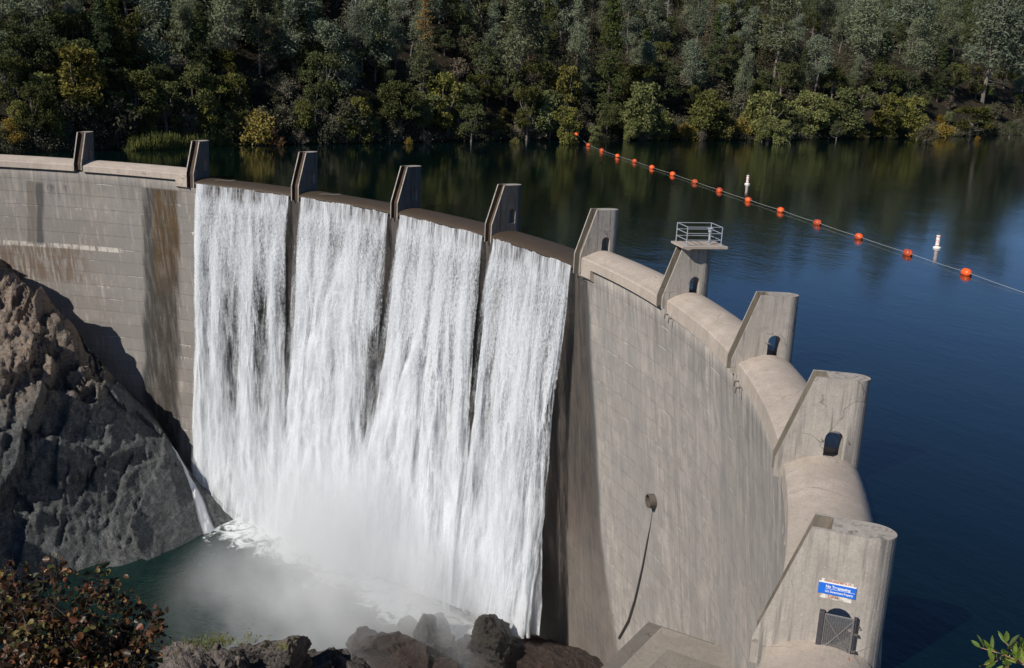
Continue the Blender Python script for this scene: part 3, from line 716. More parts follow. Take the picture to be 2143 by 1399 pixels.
def cliff():
    # left canyon wall: an inclined sheet against the dam's left side, broken into crags
    ys = np.concatenate([np.linspace(-45, 24, 60)[:-1], np.linspace(24, 63, 240)]); ny = len(ys); ns = 260; s = np.linspace(-0.35, 1.25, ns)
    yb = np.array([-60, 0, 16, 26, 34, 40, 46, 53.6, 57.4, 64.0]); xb = np.array([-18, -20, -22, -28.5, -31.5, -31.6, -32.2, -36.0, -38.4, -41.5])
    kk = np.interp(ys, [-45, 20, 38.8, 47, 53.6, 57, 63], [1.0, 0.92, 0.91, 0.77, 0.73, 0.52, 0.3])
    Y, Sg = np.meshgrid(ys, s, indexing='ij'); K = kk[:, None]
    X = np.interp(Y, yb, xb)-Sg*36
    # steep lower wall, gentler shoulder above
    prof = np.interp(Sg, [-0.35, -0.12, 0, 0.25, 0.5, 1.0, 1.25], [-0.75, -0.2, 0, 0.34, 0.58, 1.0, 1.2])
    Z = -39.0+prof*36*K
    # spur further downstream, outside the picture, that shades the foot of the wall
    spur = -39+(19+22*(fbm(Y*0.22, 2.2, 0, 3, 8)-0.35))*sstep(0.0, 0.16, Sg)*sstep(26, 17, Y)
    Z = np.where(spur > -38.5, np.maximum(Z, spur), Z)
    rr = np.hypot(X, Y); gap = 75.2-rr
    damp = 1-0.8*sstep(44, 52, Y)
    Z = Z+3.6*damp*np.exp(-((gap-6.5)/3.6)**2)*sstep(0.05, 0.3, Sg)-2.4*np.exp(-((gap-1.0)/2.2)**2)*sstep(0.0, 0.3, Sg)
    P = np.stack([X.ravel(), Y.ravel(), Z.ravel()], 1)
    n = np.array([0.66, -0.12, 0.66]); n = n/np.linalg.norm(n)
    A1 = np.array([-0.35, 0.45, 0.82]); A1 /= np.linalg.norm(A1); A2 = np.cross(A1, n); A2 /= np.linalg.norm(A2)
    T = np.stack([P@A1*0.55, P@A2, P@n*0.5], 1)          # beds dip across the wall
    tw = np.stack([fbm(P[:, 0]*0.15, P[:, 1]*0.15, P[:, 2]*0.15, 3, 40+k)-0.5 for k in range(3)], 1)
    T2 = T+tw*2.0
    d = facet(T2, 0.085, 3, 3.6)+facet(T2+3.1, 0.20, 11, 1.7)+facet(T+9.0, 0.45, 19, 0.55)+facet(T, 1.1, 29, 0.25)+facet(T+5.0, 2.6, 31, 0.15)
    for per, amp, sd in ((6.5, 2.6, 81), (2.3, 0.8, 83)):
        A3 = np.array([-0.30, 0.28, 0.91]); t_ = P@A3/per+1.6*(fbm(P[:, 0]*0.10, P[:, 1]*0.10, P[:, 2]*0.10, 4, sd)-0.5)+0.5*(fbm(P[:, 0]*0.5, P[:, 1]*0.5, P[:, 2]*0.5, 3, sd+1)-0.5)
        f_ = np.mod(t_, 1.0); d = d+amp*(f_**1.4*(1-sstep(0.90, 1.0, f_))-0.35)*sstep(0.38, 0.58, fbm(P[:, 0]*0.13+sd, P[:, 1]*0.13, P[:, 2]*0.13, 3, sd+5))*sstep(0.0, 0.16, Sg.ravel())
    d = d*(0.5+0.5*sstep(0.5, 5.0, (gap.ravel())))
    d = d+(ridged(T[:, 0]*0.25, T[:, 1]*0.5, T[:, 2]*0.3, 5, 60)-0.5)*0.6+(fbm(P[:, 0]*1.6, P[:, 1]*1.6, P[:, 2]*1.6, 3, 70)-0.5)*0.35
    d = d*np.clip(0.35+1.4*Sg.ravel(), 0.35, 1.0)*(1-0.75*sstep(44, 53, Y)).ravel()-1.4*(sstep(45, 53, Y)*sstep(0.05, 0.3, Sg)).ravel()
    P = P+n*d[:, None]
    o = np.array([-40.0, 40.0, -39.0]); global CLIFF_P, CLIFF_F; CLIFF_P = P; CLIFF_F = grid_faces(ny, ns)
    return tag(obj('rock_outcrop', np_mesh('rock_outcrop', P-o, grid_faces(ny, ns), M['cliff'], False), None, o), 'big craggy rock wall against the dam left of the falls, brown on top', 'rock')
cliff()

def boulder(name, c, size, mat, seed, label, sub=5, rz=0.0, blocky=0.35, parent=None):
    bm = bmesh.new(); bmesh.ops.create_icosphere(bm, subdivisions=sub, radius=1.0)
    me = bpy.data.meshes.new(name); bm.to_mesh(me); bm.free()
    n = len(me.vertices); co = np.empty(n*3, np.float32); me.vertices.foreach_get('co', co); P = co.reshape(-1, 3).astype(float)
    # cut the sphere by random planes for flat faces
    rg = np.random.default_rng(seed)
    for _ in range(12):
        nn = rg.normal(size=3); nn /= np.linalg.norm(nn); off = rg.uniform(0.52, 0.85); e = np.maximum(P@nn-off, 0); P = P-nn*e[:, None]*0.93
    N = P/np.linalg.norm(P, axis=1)[:, None]; Q = P*np.array(size)
    sc_ = 1.0/max(size)
    d = facet(Q+seed*7.7, 1.6*sc_, seed, blocky*min(size)*0.55)+facet(Q+seed*3.3, 4.5*sc_, seed+4, blocky*min(size)*0.22)
    d = d+(fbm(Q[:, 0]*6*sc_, Q[:, 1]*6*sc_, Q[:, 2]*6*sc_+seed, 5, seed)-0.5)*0.24*min(size)
    Q = Q+N*d[:, None]; ca, sa = math.cos(rz), math.sin(rz)
    Q = np.stack([Q[:, 0]*ca-Q[:, 1]*sa, Q[:, 0]*sa+Q[:, 1]*ca, Q[:, 2]], 1)
    me.vertices.foreach_set('co', Q.astype(np.float32).ravel()); me.update(); me.materials.append(mat)
    return tag(obj(name, me, None, c), label, 'rock')
boulder('boulder', on_z(1024, 1336, -33.2), (2.3, 1.9, 2.7), M['rock_dark'], 31, 'dark blocky wet boulder standing at the right foot of the falls', rz=0.6, blocky=0.3)
boulder('boulder', on_z(845, 1410, -37.8), (6.5, 4.0, 3.4), M['rock_brown'], 12, 'long reddish brown wet rock in front of the mist at bottom centre', 6, rz=0.5)
boulder('boulder', on_z(905, 1360, -37.2), (3.4, 3.0, 2.9), M['rock_dark'], 15, 'dark rounded wet rock between the brown rock and the blocky boulder', rz=0.2)
boulder('boulder', on_z(985, 1362, -36.3), (1.6, 1.3, 1.6), M['rock_dark'], 18, 'low dark rock tucked against the left side of the blocky boulder')
boulder('boulder', on_z(915, 1312, -37.6), (1.5, 1.2, 1.3), M['rock_dark'], 22, 'small pointed black rock in the spray under the falls')
boulder('boulder', on_z(860, 1316, -38.6), (1.7, 1.1, 1.0), M['rock_dark'], 25, 'small flat black rock at the edge of the mist')
boulder('rock_ledge', on_z(1160, 1410, -37.0), (8.5, 6.0, 3.0), M['rock_brown'], 37, 'smooth brown wet rock shelf below the right end of the falls', 6, rz=0.4, blocky=0.12)
boulder('rock_ledge', along(545, 1432, 66), (4.2, 3.2, 2.8), M['rock_grey'], 44, 'pale sunlit rock with tufts at bottom edge left of centre', 6, rz=0.3)
boulder('rock_ledge', along(420, 1418, 62), (2.8, 2.4, 1.6), M['rock_grey'], 47, 'broken pale grey rock beside the rusty-leaved bush', 6)
boulder('rock_ledge', along(690, 1425, 68), (3.4, 2.6, 1.7), M['rock_grey'], 49, 'dark shaded rock between the pale rock and the brown rock', 6, rz=1.0)

# ------------------------------------------------------------------ falling water
def m_fall():
    q = NT('white_water'); uv = q.n('UVMap', uv_map='arc'); sx = q.n('SeparateXYZ', {0: uv}, out=None); u, v = sx.outputs[0], sx.outputs[1]
    dens = q.n('Attribute', attribute_name='dens', out=2); lay = q.n('Attribute', attribute_name='layer', out=2); dep = q.n('Attribute', attribute_name='depth', out=2)
    P3 = lambda a, b, z=0.0: q.n('CombineXYZ', {0: q.math('MULTIPLY', u, a), 1: q.math('MULTIPLY', v, b), 2: q.math('MULTIPLY_ADD', lay, 13.7, z)})
    thr = q.noise(P3(6.5, 0.5), 1.0, 3, 0.65)                # threads
    drop = q.noise(P3(7.0, 3.2, 4.0), 1.0, 3, 0.8)          # droplets
    mid = q.noise(P3(1.5, 0.24, 8.0), 1.0, 5, 0.62, 0.5)
    soft = q.noise(P3(0.55, 0.07, 2.0), 1.0, 4, 0.6, 0.3)
    lowf = q.step(dep, 8.0, 26.0)
    fine = q.mix(q.step(dep, 0.3, 3.5), q.n('CombineXYZ', {0: thr}), q.n('CombineXYZ', {0: drop})); fine = q.n('SeparateXYZ', {0: fine}, out=0)
    veil = q.math('GREATER_THAN', q.math('FRACT', q.math('MULTIPLY', lay, 0.1)), 0.29)
    aF = q.math('MULTIPLY', q.math('MULTIPLY', q.math('MULTIPLY_ADD', lowf, -1.0, 1.45), q.math('MULTIPLY_ADD', q.step(dep, 0.3, 3.5), 0.45, 0.55)), q.math('MULTIPLY_ADD', veil, -0.5, 1.0)); aM = q.math('MULTIPLY_ADD', lowf, 0.35, 0.70)
    x = q.math('ADD', dens, q.math('MULTIPLY', q.math('SUBTRACT', fine, 0.5), aF))
    x = q.math('ADD', x, q.math('MULTIPLY', q.math('SUBTRACT', mid, 0.5), aM))
    x = q.math('ADD', x, q.math('MULTIPLY', q.math('SUBTRACT', soft, 0.5), 0.8))
    a = q.n('MapRange', {'Value': x, 'From Min': 0.16, 'From Max': q.math('MULTIPLY_ADD', lowf, 0.30, 0.80), 'To Min': 0.0, 'To Max': 0.93}, interpolation_type='SMOOTHSTEP', clamp=True)
    h = q.math('ADD', q.math('MULTIPLY', fine, q.math('MULTIPLY_ADD', lowf, -0.7, 1.0)), q.math('MULTIPLY', mid, 1.2))
    nrm = q.bump(h, 0.6, 0.16)
    df = q.n('BsdfDiffuse', {'Color': (0.74, 0.765, 0.795, 1), 'Normal': nrm}); tl = q.n('BsdfTranslucent', {'Color': (0.70, 0.73, 0.76, 1), 'Normal': nrm})
    m1 = q.n('MixShader', {0: 0.22, 1: df, 2: tl}); tr = q.n('BsdfTransparent')
    q.put(q.out.inputs[0], q.n('MixShader', {0: a, 1: tr, 2: m1}))
    return q.m
M['fall'] = m_fall()
ROPES = {1: [(0.05, 0.035, 1.0), (0.25, 0.045, 1.0), (0.55, 0.05, 0.9), (0.86, 0.035, 0.9)], 2: [(0.10, 0.05, 0.9), (0.30, 0.05, 0.7), (0.62, 0.05, 0.8), (0.8, 0.04, 0.5)], 3: [(0.12, 0.06, 0.9), (0.36, 0.06, 0.7), (0.60, 0.05, 0.9), (0.84, 0.05, 0.8)], 4: [(0.05, 0.04, 0.9), (0.30, 0.06, 0.9), (0.52, 0.06, 0.9), (0.70, 0.05, 0.7), (0.9, 0.04, 0.4)]}
BOT = {1: (-39.2, -39.2), 2: (-39.2, -39.2), 3: (-39.2, -37.0), 4: (-37.0, -33.6)}
def streams(s, seed, n, wmin, wmax):
    rg = np.random.default_rng(seed); out = np.zeros_like(s)
    for _ in range(n): out += rg.uniform(0.4, 1)*np.exp(-((s-rg.uniform(0, 1))/rg.uniform(wmin, wmax))**2)
    return out
def fall(k, label):
    t0 = TH0+k*DTH+(PW/2-0.04)/75; t1 = TH0+(k+1)*DTH-(PW/2-0.04)/75
    root = empty('waterfall', pol((t0+t1)/2, 74.5, -0.3)); tag(root, label, 'waterfall', 'curtains of water falling between the dam piers')
    org_ = np.array(root.location)
    for L in range(4):
        nu, nz = (150, 330) if L < 3 else (90, 150)
        s = np.linspace(0, 1, nu); q_ = np.linspace(0, 1, nz)**1.15
        Sg, Qg = np.meshgrid(s, q_, indexing='ij')
        zb = BOT[k][0]+(BOT[k][1]-BOT[k][0])*Sg
        D = Qg*(-zb)                                           # drop below the crest line
        wd = (t1-t0)*75
        um = Sg*wd
        # the lip: water rounds the crest, then falls free
        z = np.where(D < 0.4, 0.0, 0.0)-D+0.0
        z = 0.07-D
        thr = 0.42*np.sqrt(np.maximum(D, 0))*0.55
        rr = 76.1-np.minimum(D/0.45, 1.0)**0.6*1.10-thr*0.62
        rr = rr-L*(0.10+0.016*D)*1.0+0.12
        big = (fbm(um*0.45+k*31, D*0.06, L*3.1, 4, 80+k)-0.5); sm = (fbm(um*1.7+k*31, D*0.22, L*3.1+5, 4, 90+k)-0.5)
        grow = sstep(0.3, 20, D)
        rr = rr-big*(0.15+1.5*grow)-sm*(0.12+0.55*grow)
        # comet heads: packets of water with pointed lower ends
        ph = 5.0*fbm(um*0.8+k*11, 0.3, L*2.2, 3, 101+k)+2.2*fbm(um*2.6+k*5, D*0.05, L, 3, 103+k)
        cyc = np.mod(D*0.13+ph, 1.0); comet = cyc**2.2*(1-sstep(0.93, 1.0, cyc))
        st = streams(Sg, 200+k*7+L, 9, 0.012, 0.05); st = st/st.max()
        wanderS = np.clip(Sg+0.05*(fbm(D*0.09, k+L*2.0, 0, 3, 55+k)-0.5)*sstep(0, 12, D), 0, 1)
        st2 = streams(wanderS, 300+k*7+L, 6, 0.02, 0.06); st2 = st2/st2.max()
        base = {0: 0.36, 1: 0.31, 2: 0.25, 3: 0.40}[L]+0.20*(1-sstep(0.8, 5, D))
        rope = np.zeros_like(Sg)
        for cx_, w_, a_ in ROPES[k]: rope += a_*np.exp(-((wanderS-cx_+0.012*(L-1))/(w_*(1+0.03*D)))**2)
        dens = base-0.06*(1-sstep(0, 3, D))+0.22*st*sstep(0.5, 7, D)+0.16*st2*sstep(3, 14, D)+0.72*rope*sstep(1.5, 10, D)-0.20*sstep(6, 14, D)*(1-sstep(24, 36, D))-1.1*(1-sstep(0.05, 0.38, D-0.25*fbm(um*2.5, 0.2, k, 3, 19)))
        dens = dens+0.62*(comet-0.22)*sstep(6, 15, D)*(0.6+0.4*st)*(1-0.5*sstep(30, 38, D))
        dens = dens+0.0
        dens = dens+0.36*sstep(17, 36, D)
        if k == 1:
            dens = dens-0.10*sstep(3, 12, D)+0.25*np.exp(-((Sg-0.06)/0.05)**2)
            dens = dens-0.25*sstep(0.8, 1.0, Sg)*sstep(6, 14, D)
        if k == 2:      # the bright plume bursting off the face, with a dark gap beside it
            cx = 0.52-0.22*sstep(6, 24, D)+0.10*(fbm(D*0.35, 3.3, L, 3, 61)-0.5); wv = (0.05+0.17*sstep(7, 24, D))*(0.6+0.8*fbm(D*0.5, um*0.5, L, 3, 62))
            dens = dens+0.75*np.exp(-((Sg-cx)/wv)**2)*sstep(4.5, 9, D)
            gx = 0.88-0.12*sstep(14, 30, D); dens = dens-0.75*np.exp(-((Sg-gx)/0.085)**2)*sstep(11.5, 15.5, D+7*(fbm(um*0.9, 1.1, L, 4, 5)-0.5))*(1-sstep(22, 31, D))
            rr = rr-(0.3+0.8*fbm(um*1.1, D*0.4, L, 4, 71))*np.exp(-((Sg-cx)/wv)**2)*sstep(4.5, 10, D)
        if k == 3:
            cx = 0.42-0.42*sstep(10, 34, D)+0.10*(fbm(D*0.3, 7.3, L, 3, 63)-0.5); wv = (0.05+0.11*sstep(12, 30, D))*(0.6+0.8*fbm(D*0.5, um*0.5, L, 3, 64))
            dens = dens+0.65*np.exp(-((Sg-cx)/wv)**2)*sstep(8, 14, D)
            gx = 0.2; dens = dens-0.35*np.exp(-((Sg-gx)/0.08)**2)*sstep(20, 25, D)*(1-sstep(30, 36, D))
            rr = rr-(0.2+0.7*fbm(um*1.1, D*0.4, L, 4, 72))*np.exp(-((Sg-cx)/wv)**2)*sstep(8, 14, D)
        # ragged side edges that draw in from the piers as the water drops
        eL = (0.004+0.014*sstep(2, 16, D))*(1.3*fbm(D*0.5, k, L, 4, 66)+0.3); eR = (0.004+0.020*sstep(2, 16, D))*(1.3*fbm(D*0.5, k+9, L, 4, 67)+0.3)
        if k == 3: eL = eL*0.5
        if k == 4: eR = eR*0.9
        edge = sstep(0, 0.03, Sg-eL)*sstep(0, 0.035+(0.07*sstep(3, 14, D) if k == 4 else 0), 1-Sg-eR)
        dens = dens*edge-0.9*(1-edge)
        if L == 3:      # fine hanging spray behind the streams, drifting across the gaps under the piers
            dens = 0.36+0.14*(fbm(um*0.5, D*0.12, k, 3, 88)-0.5)-1.2*(1-sstep(0.3, 3.0, D))+0.32*sstep(16, 34, D)
            edge = sstep(0, 0.06, Sg)*sstep(0, 0.06 if k < 4 else 0.3, 1-Sg); dens = dens*edge-0.5*(1-edge)
        if L in (1, 2): dens = dens-0.6*(1-sstep(0.2, 2.5, D))
        shear = (0.0 if k != 3 else -0.04)*sstep(4, 26, D)*(1-Sg)
        exL = {1: 0.0, 2: 0.05, 3: 0.11, 4: 0.06}[k]; exR = {1: 0.055, 2: 0.06, 3: 0.055, 4: 0.0}[k]
        th = t0+(t1-t0)*(Sg+shear-(exL*sstep(6, 26, D)+0.05*(k > 1)*sstep(22, 34, D))*(1-Sg)**2+(exR*sstep(6, 26, D)+0.05*(k < 4)*sstep(22, 34, D))*Sg**2)
        if L == 3: th = th-0.045*(t1-t0)*(k > 1)*(1-Sg)*sstep(2, 8, D)+0.045*(t1-t0)*(k < 4)*Sg*sstep(2, 8, D)
        v = np.stack([rr*np.sin(th), rr*np.cos(th), z], -1).reshape(-1, 3)
        uv = np.stack([um.ravel()+k*40, -D.ravel()], 1)
        me = np_mesh('curtain', v-org_, grid_faces(nu, nz), M['fall'], True, uv, {'dens': dens.ravel(), 'layer': np.full(nu*nz, (3.0 if L == 3 else L*0.7)+k*0.1), 'depth': D.ravel()})
        obj('curtain', me, root)
fall(1, 'leftmost curtain of falling water, parted into thin separate streams')
fall(2, 'second curtain of falling water from the left, with a bright bursting plume')
fall(3, 'third curtain of falling water from the left, white stream slanting through it')
fall(4, 'rightmost curtain of falling water, landing beside the dark blocky boulder')

# side chute: water sliding over the foot of the rock at the left of the falls
def chute():
    from mathutils.bvhtree import BVHTree
    T = BVHTree.FromPolygons([tuple(p) for p in CLIFF_P], [tuple(f) for f in CLIFF_F])
    path = []
    for f in np.linspace(0, 1, 8):
        x, y = -46.2+9.2*f, 54.8+2.6*f+0.5*math.sin(f*5); h = T.ray_cast(Vector((x, y, 0)), Vector((0, 0, -1)))[0]
        path.append(np.array([x, y, max(-39.0, h.z if h is not None else -39.0)]))
    path = np.array(path); t = np.linspace(0, 1, 80); k = np.linspace(0, 1, len(path)); c = np.stack([np.interp(t, k, path[:, i]) for i in range(3)], 1)
    nu = 26; s_ = np.linspace(-1, 1, nu); d = np.array([-0.3, 0.95, 0]); V = []
    for sj in s_:
        for i in range(80):
            p = c[i]+d*sj*(0.30+0.75*t[i]); h = T.ray_cast(Vector((p[0], p[1], p[2]+6)), Vector((0, 0, -1)))[0]
            z = h.z if h is not None else c[i][2]
            z = min(z, c[i][2]+0.35); V.append((p[0]+0.15, p[1]-0.1, max(z, c[i][2]-0.6)+0.15))
    V = np.array(V); A = path[0]; dens = np.clip(0.95-0.75*np.abs(np.repeat(s_, 80))**2, 0, 1); uv = np.stack([np.repeat(s_, 80)*1.4, np.tile(-t*11, nu)], 1)
    me = np_mesh('side_chute', V-A, grid_faces(nu, 80), M['fall'], True, uv, {'dens': dens, 'layer': np.full(nu*80, 9.0), 'depth': np.full(nu*80, 18.0)})
    tag(obj('side_chute', me, None, A), 'narrow white run of water sliding down the rock at the left foot of the falls', 'waterfall')
chute()

# spray cloud at the foot
def mist(name, c, size, dens, seed, label=None):
    bm = bmesh.new(); bmesh.ops.create_icosphere(bm, subdivisions=3, radius=1.0)
    me = bpy.data.meshes.new(name); bm.to_mesh(me); bm.free()
    q = NT(name+'_air'); co = q.obj_co()
    ln = q.n('VectorMath', {0: co}, out=1, operation='LENGTH')
    fall_ = q.math('POWER', q.math('SUBTRACT', 1.0, ln, clamp=True), 1.3)
    nz = q.noise(q.mapping(co, (1, 1, 0.7), (seed, 0, 0)), 1.9, 4, 0.6)
    d = q.math('MULTIPLY', q.math('MULTIPLY', fall_, q.step(nz, 0.25, 0.75)), dens)
    vol = q.n('VolumePrincipled', {'Color': (0.95, 0.96, 0.97, 1), 'Density': d, 'Anisotropy': 0.0})
    q.t.nodes.remove(q.b); q.put(q.out.inputs['Volume'], vol); me.materials.append(q.m)
    o = obj(name, me, None, c); o.scale = size; return tag(o, kind='stuff')
mist('mist', (-19.5, 65.5, -35.5), (17, 11, 13.5), 0.42, 1.0)
mist('mist', (-13.0, 59.0, -37.5), (20, 14, 7), 0.26, 4.0)
mist('mist', (-4.0, 68.5, -33.0), (13, 7, 7), 0.26, 7.0)

# ------------------------------------------------------------------ buoys
BU = [(-85.5, 137.7), (-76.5, 134.5), (-67.5, 131.4), (-60.0, 129.3), (-52.0, 126.7), (-44.1, 124.4), (-35.9, 121.7), (-27.8, 119.1), (-19.6, 116.6), (-11.7, 114.3), (-3.5, 111.7), (4.6, 109.1), (12.6, 106.7), (20.8, 104.2)]
BU = [(-94.2, 140.8)]+BU
words = ['farthest orange float on the cable, hanging above the water at the shore', 'second orange float from the far shore on the buoy line', 'third orange float from the far shore on the buoy line', 'fourth orange float from the far shore on the buoy line', 'fifth orange float from the far shore on the buoy line',
         'sixth orange float from the far shore on the buoy line', 'seventh orange float from the far shore, left of the farther white marker', 'eighth orange float from the far shore on the buoy line', 'orange float next left of the one under the farther white marker', 'orange float straight below the farther white marker buoy',
         'orange float next right of the one under the farther white marker', 'fourth nearest orange float of the buoy line', 'third nearest orange float of the buoy line', 'second nearest orange float, left of the nearer white marker', 'nearest orange float, at the right end of the buoy line']
bmesh_b = None
dirb = Vector((BU[-1][0]-BU[1][0], BU[-1][1]-BU[1][1], 0)).normalized(); ang = math.atan2(dirb.y, dirb.x)
prof = [(0.03, -0.48), (0.08, -0.455), (0.20, -0.43), (0.29, -0.36), (0.345, -0.25), (0.365, -0.1), (0.365, 0.1), (0.345, 0.25), (0.29, 0.36), (0.20, 0.43), (0.08, 0.455), (0.03, 0.48)]
b = MB(); b.lathe(prof, 24); b.v = [(z, y, -x) for x, y, z in b.v]
bmesh_b = b.mesh('float', M['buoy'], smooth=True)
b = MB()
b.tube([(0.46, 0, 0), (0.56, 0, 0)], 0.035, 8); cap_me = b.mesh('eye', M['iron'])
b = MB(); b.tube([(-0.46, 0, 0), (-0.56, 0, 0)], 0.035, 8); cap_me2 = b.mesh('eye', M['iron'])
cable_pts = []
for i, (x, y) in enumerate(BU):
    z = 1.3 if i == 0 else 0.16
    tilt = RNG.uniform(-0.05, 0.05)
    o = obj('orange_buoy', bmesh_b, None, (x, y, z)); o.rotation_euler = (RNG.uniform(-3, 3) if i else 0.4, tilt, ang+RNG.uniform(-0.08, 0.08)); o.scale = (1.0, 1, 1)
    tag(o, words[i], 'buoy', 'orange floats on the buoy line'); obj('cable_eye', cap_me, o); obj('cable_eye', cap_me2, o)
    cable_pts.append(Vector((x, y, z+0.05)))
first = Vector((-104.0, 147.2, 5.2)); last = Vector((31, 101.1, 0.12)); far = Vector((60, 92.0, 0.2))
cp = [first]+cable_pts+[last, far]; cb = MB(); pts = []
for a_, c_ in zip(cp[:-1], cp[1:]):
    for t in np.linspace(0, 1, 7)[:-1]:
        p_ = a_.lerp(c_, t); p_.z -= 0.05*math.sin(math.pi*t); pts.append(p_)
cb.tube(pts+[far], 0.016, 5)
tag(cb.build('buoy_cable', M['rope']), 'thin grey cable strung through the orange floats across the reservoir', 'cable')

def marker(x, y, label):
    r_ = empty('marker_buoy', (x, y, 0.0)); tag(r_, label, 'buoy', 'white marker buoys on the reservoir')
    b = MB(); b.lathe([(0.20, -0.12), (0.36, -0.08), (0.37, 0.08), (0.30, 0.15), (0.20, 0.18)], 20); b.build('float_collar', M['paint_white'], r_, smooth=False)
    b = MB(); b.lathe([(0.19, 0.18), (0.19, 0.30), (0.185, 0.30), (0.185, 1.10), (0.19, 1.12), (0.19, 1.22), (0.10, 1.24)], 20); b.build('column', M['paint_white'], r_, smooth=False)
    for z0, z1 in ((0.24, 0.31), (1.05, 1.13)):
        b = MB(); b.lathe([(0.192, z0), (0.196, z0+0.005), (0.196, z1-0.005), (0.192, z1)], 20); b.build('orange_band', M['paint_orange'], r_)
    b = MB(); b.lathe([(0.05, 1.24), (0.05, 1.30), (0.09, 1.31), (0.09, 1.37), (0.03, 1.42), (0.02, 1.52)], 12); b.build('top_light', M['iron'], r_)
    # orange ring emblem facing the dam
    d = Vector((CAM[0]-x, CAM[1]-y, 0)).normalized(); a0 = math.atan2(d.y, d.x)-0.35
    b = MB(); pts = []
    for t in np.linspace(0, 2*math.pi, 17):
        a_ = a0+0.11/0.19*math.cos(t); pts.append((0.193*math.cos(a_), 0.193*math.sin(a_), 0.68+0.13*math.sin(t)))
    b.tube(pts, 0.018, 6); b.build('orange_ring', M['paint_orange'], r_)
marker(-33.5, 128.8, 'farther small white marker buoy beyond the orange buoy line')
marker(10.8, 112.8, 'nearer white marker buoy with orange bands beyond the orange buoy line')
#@@TREES@@
# ------------------------------------------------------------------ vegetation
def m_leaf(name, a, b, spread=0.25, trans=0.25, clump=0.9, tip=None, tipz=(0, 1)):
    q = NT(name); co = q.obj_co(); info = q.n('ObjectInfo', out=None); rnd = info.outputs['Random']
    g = q.n('NewGeometry', out=None); ri = g.outputs['Random Per Island']
    n_ = q.noise(co, clump, 3)
    c = q.mix(q.math('ADD', q.math('MULTIPLY', q.step(n_, 0.3, 0.7), 0.6), q.math('MULTIPLY', ri, 0.4)), a, b)
    if tip:
        z = q.n('SeparateXYZ', {0: co}, out=2)
        c = q.mix(q.step(q.math('ADD', z, q.math('MULTIPLY_ADD', n_, 4.0, -2.0)), tipz[0], tipz[1]), c, tip)
    hsv = q.n('HueSaturation', {'Hue': q.math('MULTIPLY_ADD', rnd, 0.05, 0.475), 'Saturation': q.math('MULTIPLY_ADD', rnd, -0.3, 1.1), 'Value': q.math('MULTIPLY_ADD', q.math('FRACT', q.math('MULTIPLY', rnd, 7.31)), 2*spread, 1-spread), 'Color': c})
    df = q.n('BsdfDiffuse', {'Color': hsv}); tl = q.n('BsdfTranslucent', {'Color': hsv})
    q.t.nodes.remove(q.b); q.put(q.out.inputs[0], q.n('MixShader', {0: trans, 1: df, 2: tl})); return q.m
LM = {
 'grey_pine': m_leaf('grey_pine_needles', (0.115, 0.14, 0.085), (0.235, 0.262, 0.165)),
 'fir': m_leaf('fir_needles', (0.04, 0.062, 0.022), (0.10, 0.125, 0.045)),
 'golden': m_leaf('golden_needles', (0.075, 0.085, 0.032), (0.13, 0.125, 0.05), tip=(0.27, 0.15, 0.045), tipz=(6.5, 11.5)),
 'brown': m_leaf('browning_needles', (0.10, 0.075, 0.045), (0.17, 0.12, 0.075)),
 'oak': m_leaf('oak_leaves', (0.05, 0.06, 0.021), (0.13, 0.137, 0.05)),
 'alder': m_leaf('bank_tree_leaves', (0.10, 0.118, 0.034), (0.23, 0.235, 0.085)),
 'willow': m_leaf('yellow_green_leaves', (0.14, 0.145, 0.04), (0.25, 0.235, 0.075)),
 'brush': m_leaf('brush_leaves', (0.06, 0.06, 0.035), (0.145, 0.135, 0.085)),
 'yellow': m_leaf('yellow_leaves', (0.18, 0.14, 0.03), (0.31, 0.24, 0.06)),
 'pale': m_leaf('pale_brush_leaves', (0.13, 0.115, 0.085), (0.24, 0.21, 0.15)),
 'rust': m_leaf('rust_leaves', (0.10, 0.055, 0.03), (0.20, 0.11, 0.05)),
}
BARK = plain('bark', (0.17, 0.145, 0.125), 0.95, 0, 0.4, 4.0)
BARK_D = plain('dark_bark', (0.055, 0.043, 0.035), 0.95, 0, 0.4, 4.0)
BARK_P = plain('pale_dead_wood', (0.33, 0.31, 0.29), 0.9, 0, 0.3, 4.0)

def leaf_quads(C, ln, wd, rg, updir=0.0, fold=False):
    """one small quad (or pointed kite) per centre, randomly turned"""
    n = len(C); a = rg.normal(size=(n, 3)); a[:, 2] += updir; a /= np.linalg.norm(a, axis=1)[:, None]
    b = rg.normal(size=(n, 3)); b -= a*(a*b).sum(1)[:, None]; b /= np.linalg.norm(b, axis=1)[:, None]
    L = ln*rg.uniform(0.7, 1.3, n)[:, None]; Wd = wd*rg.uniform(0.7, 1.3, n)[:, None]
    p0 = C-a*L*0.5; p2 = C+a*L*0.5; p1 = C+b*Wd*0.5; p3 = C-b*Wd*0.5
    V = np.stack([p0, p1, p2, p3], 1).reshape(-1, 3); F = np.arange(4*n).reshape(n, 4)
    return V, F
def clumps(centers, n, sig, rg):
    c = np.asarray(centers); k = np.repeat(c, n, axis=0); return k+rg.normal(size=k.shape)*np.asarray(sig)

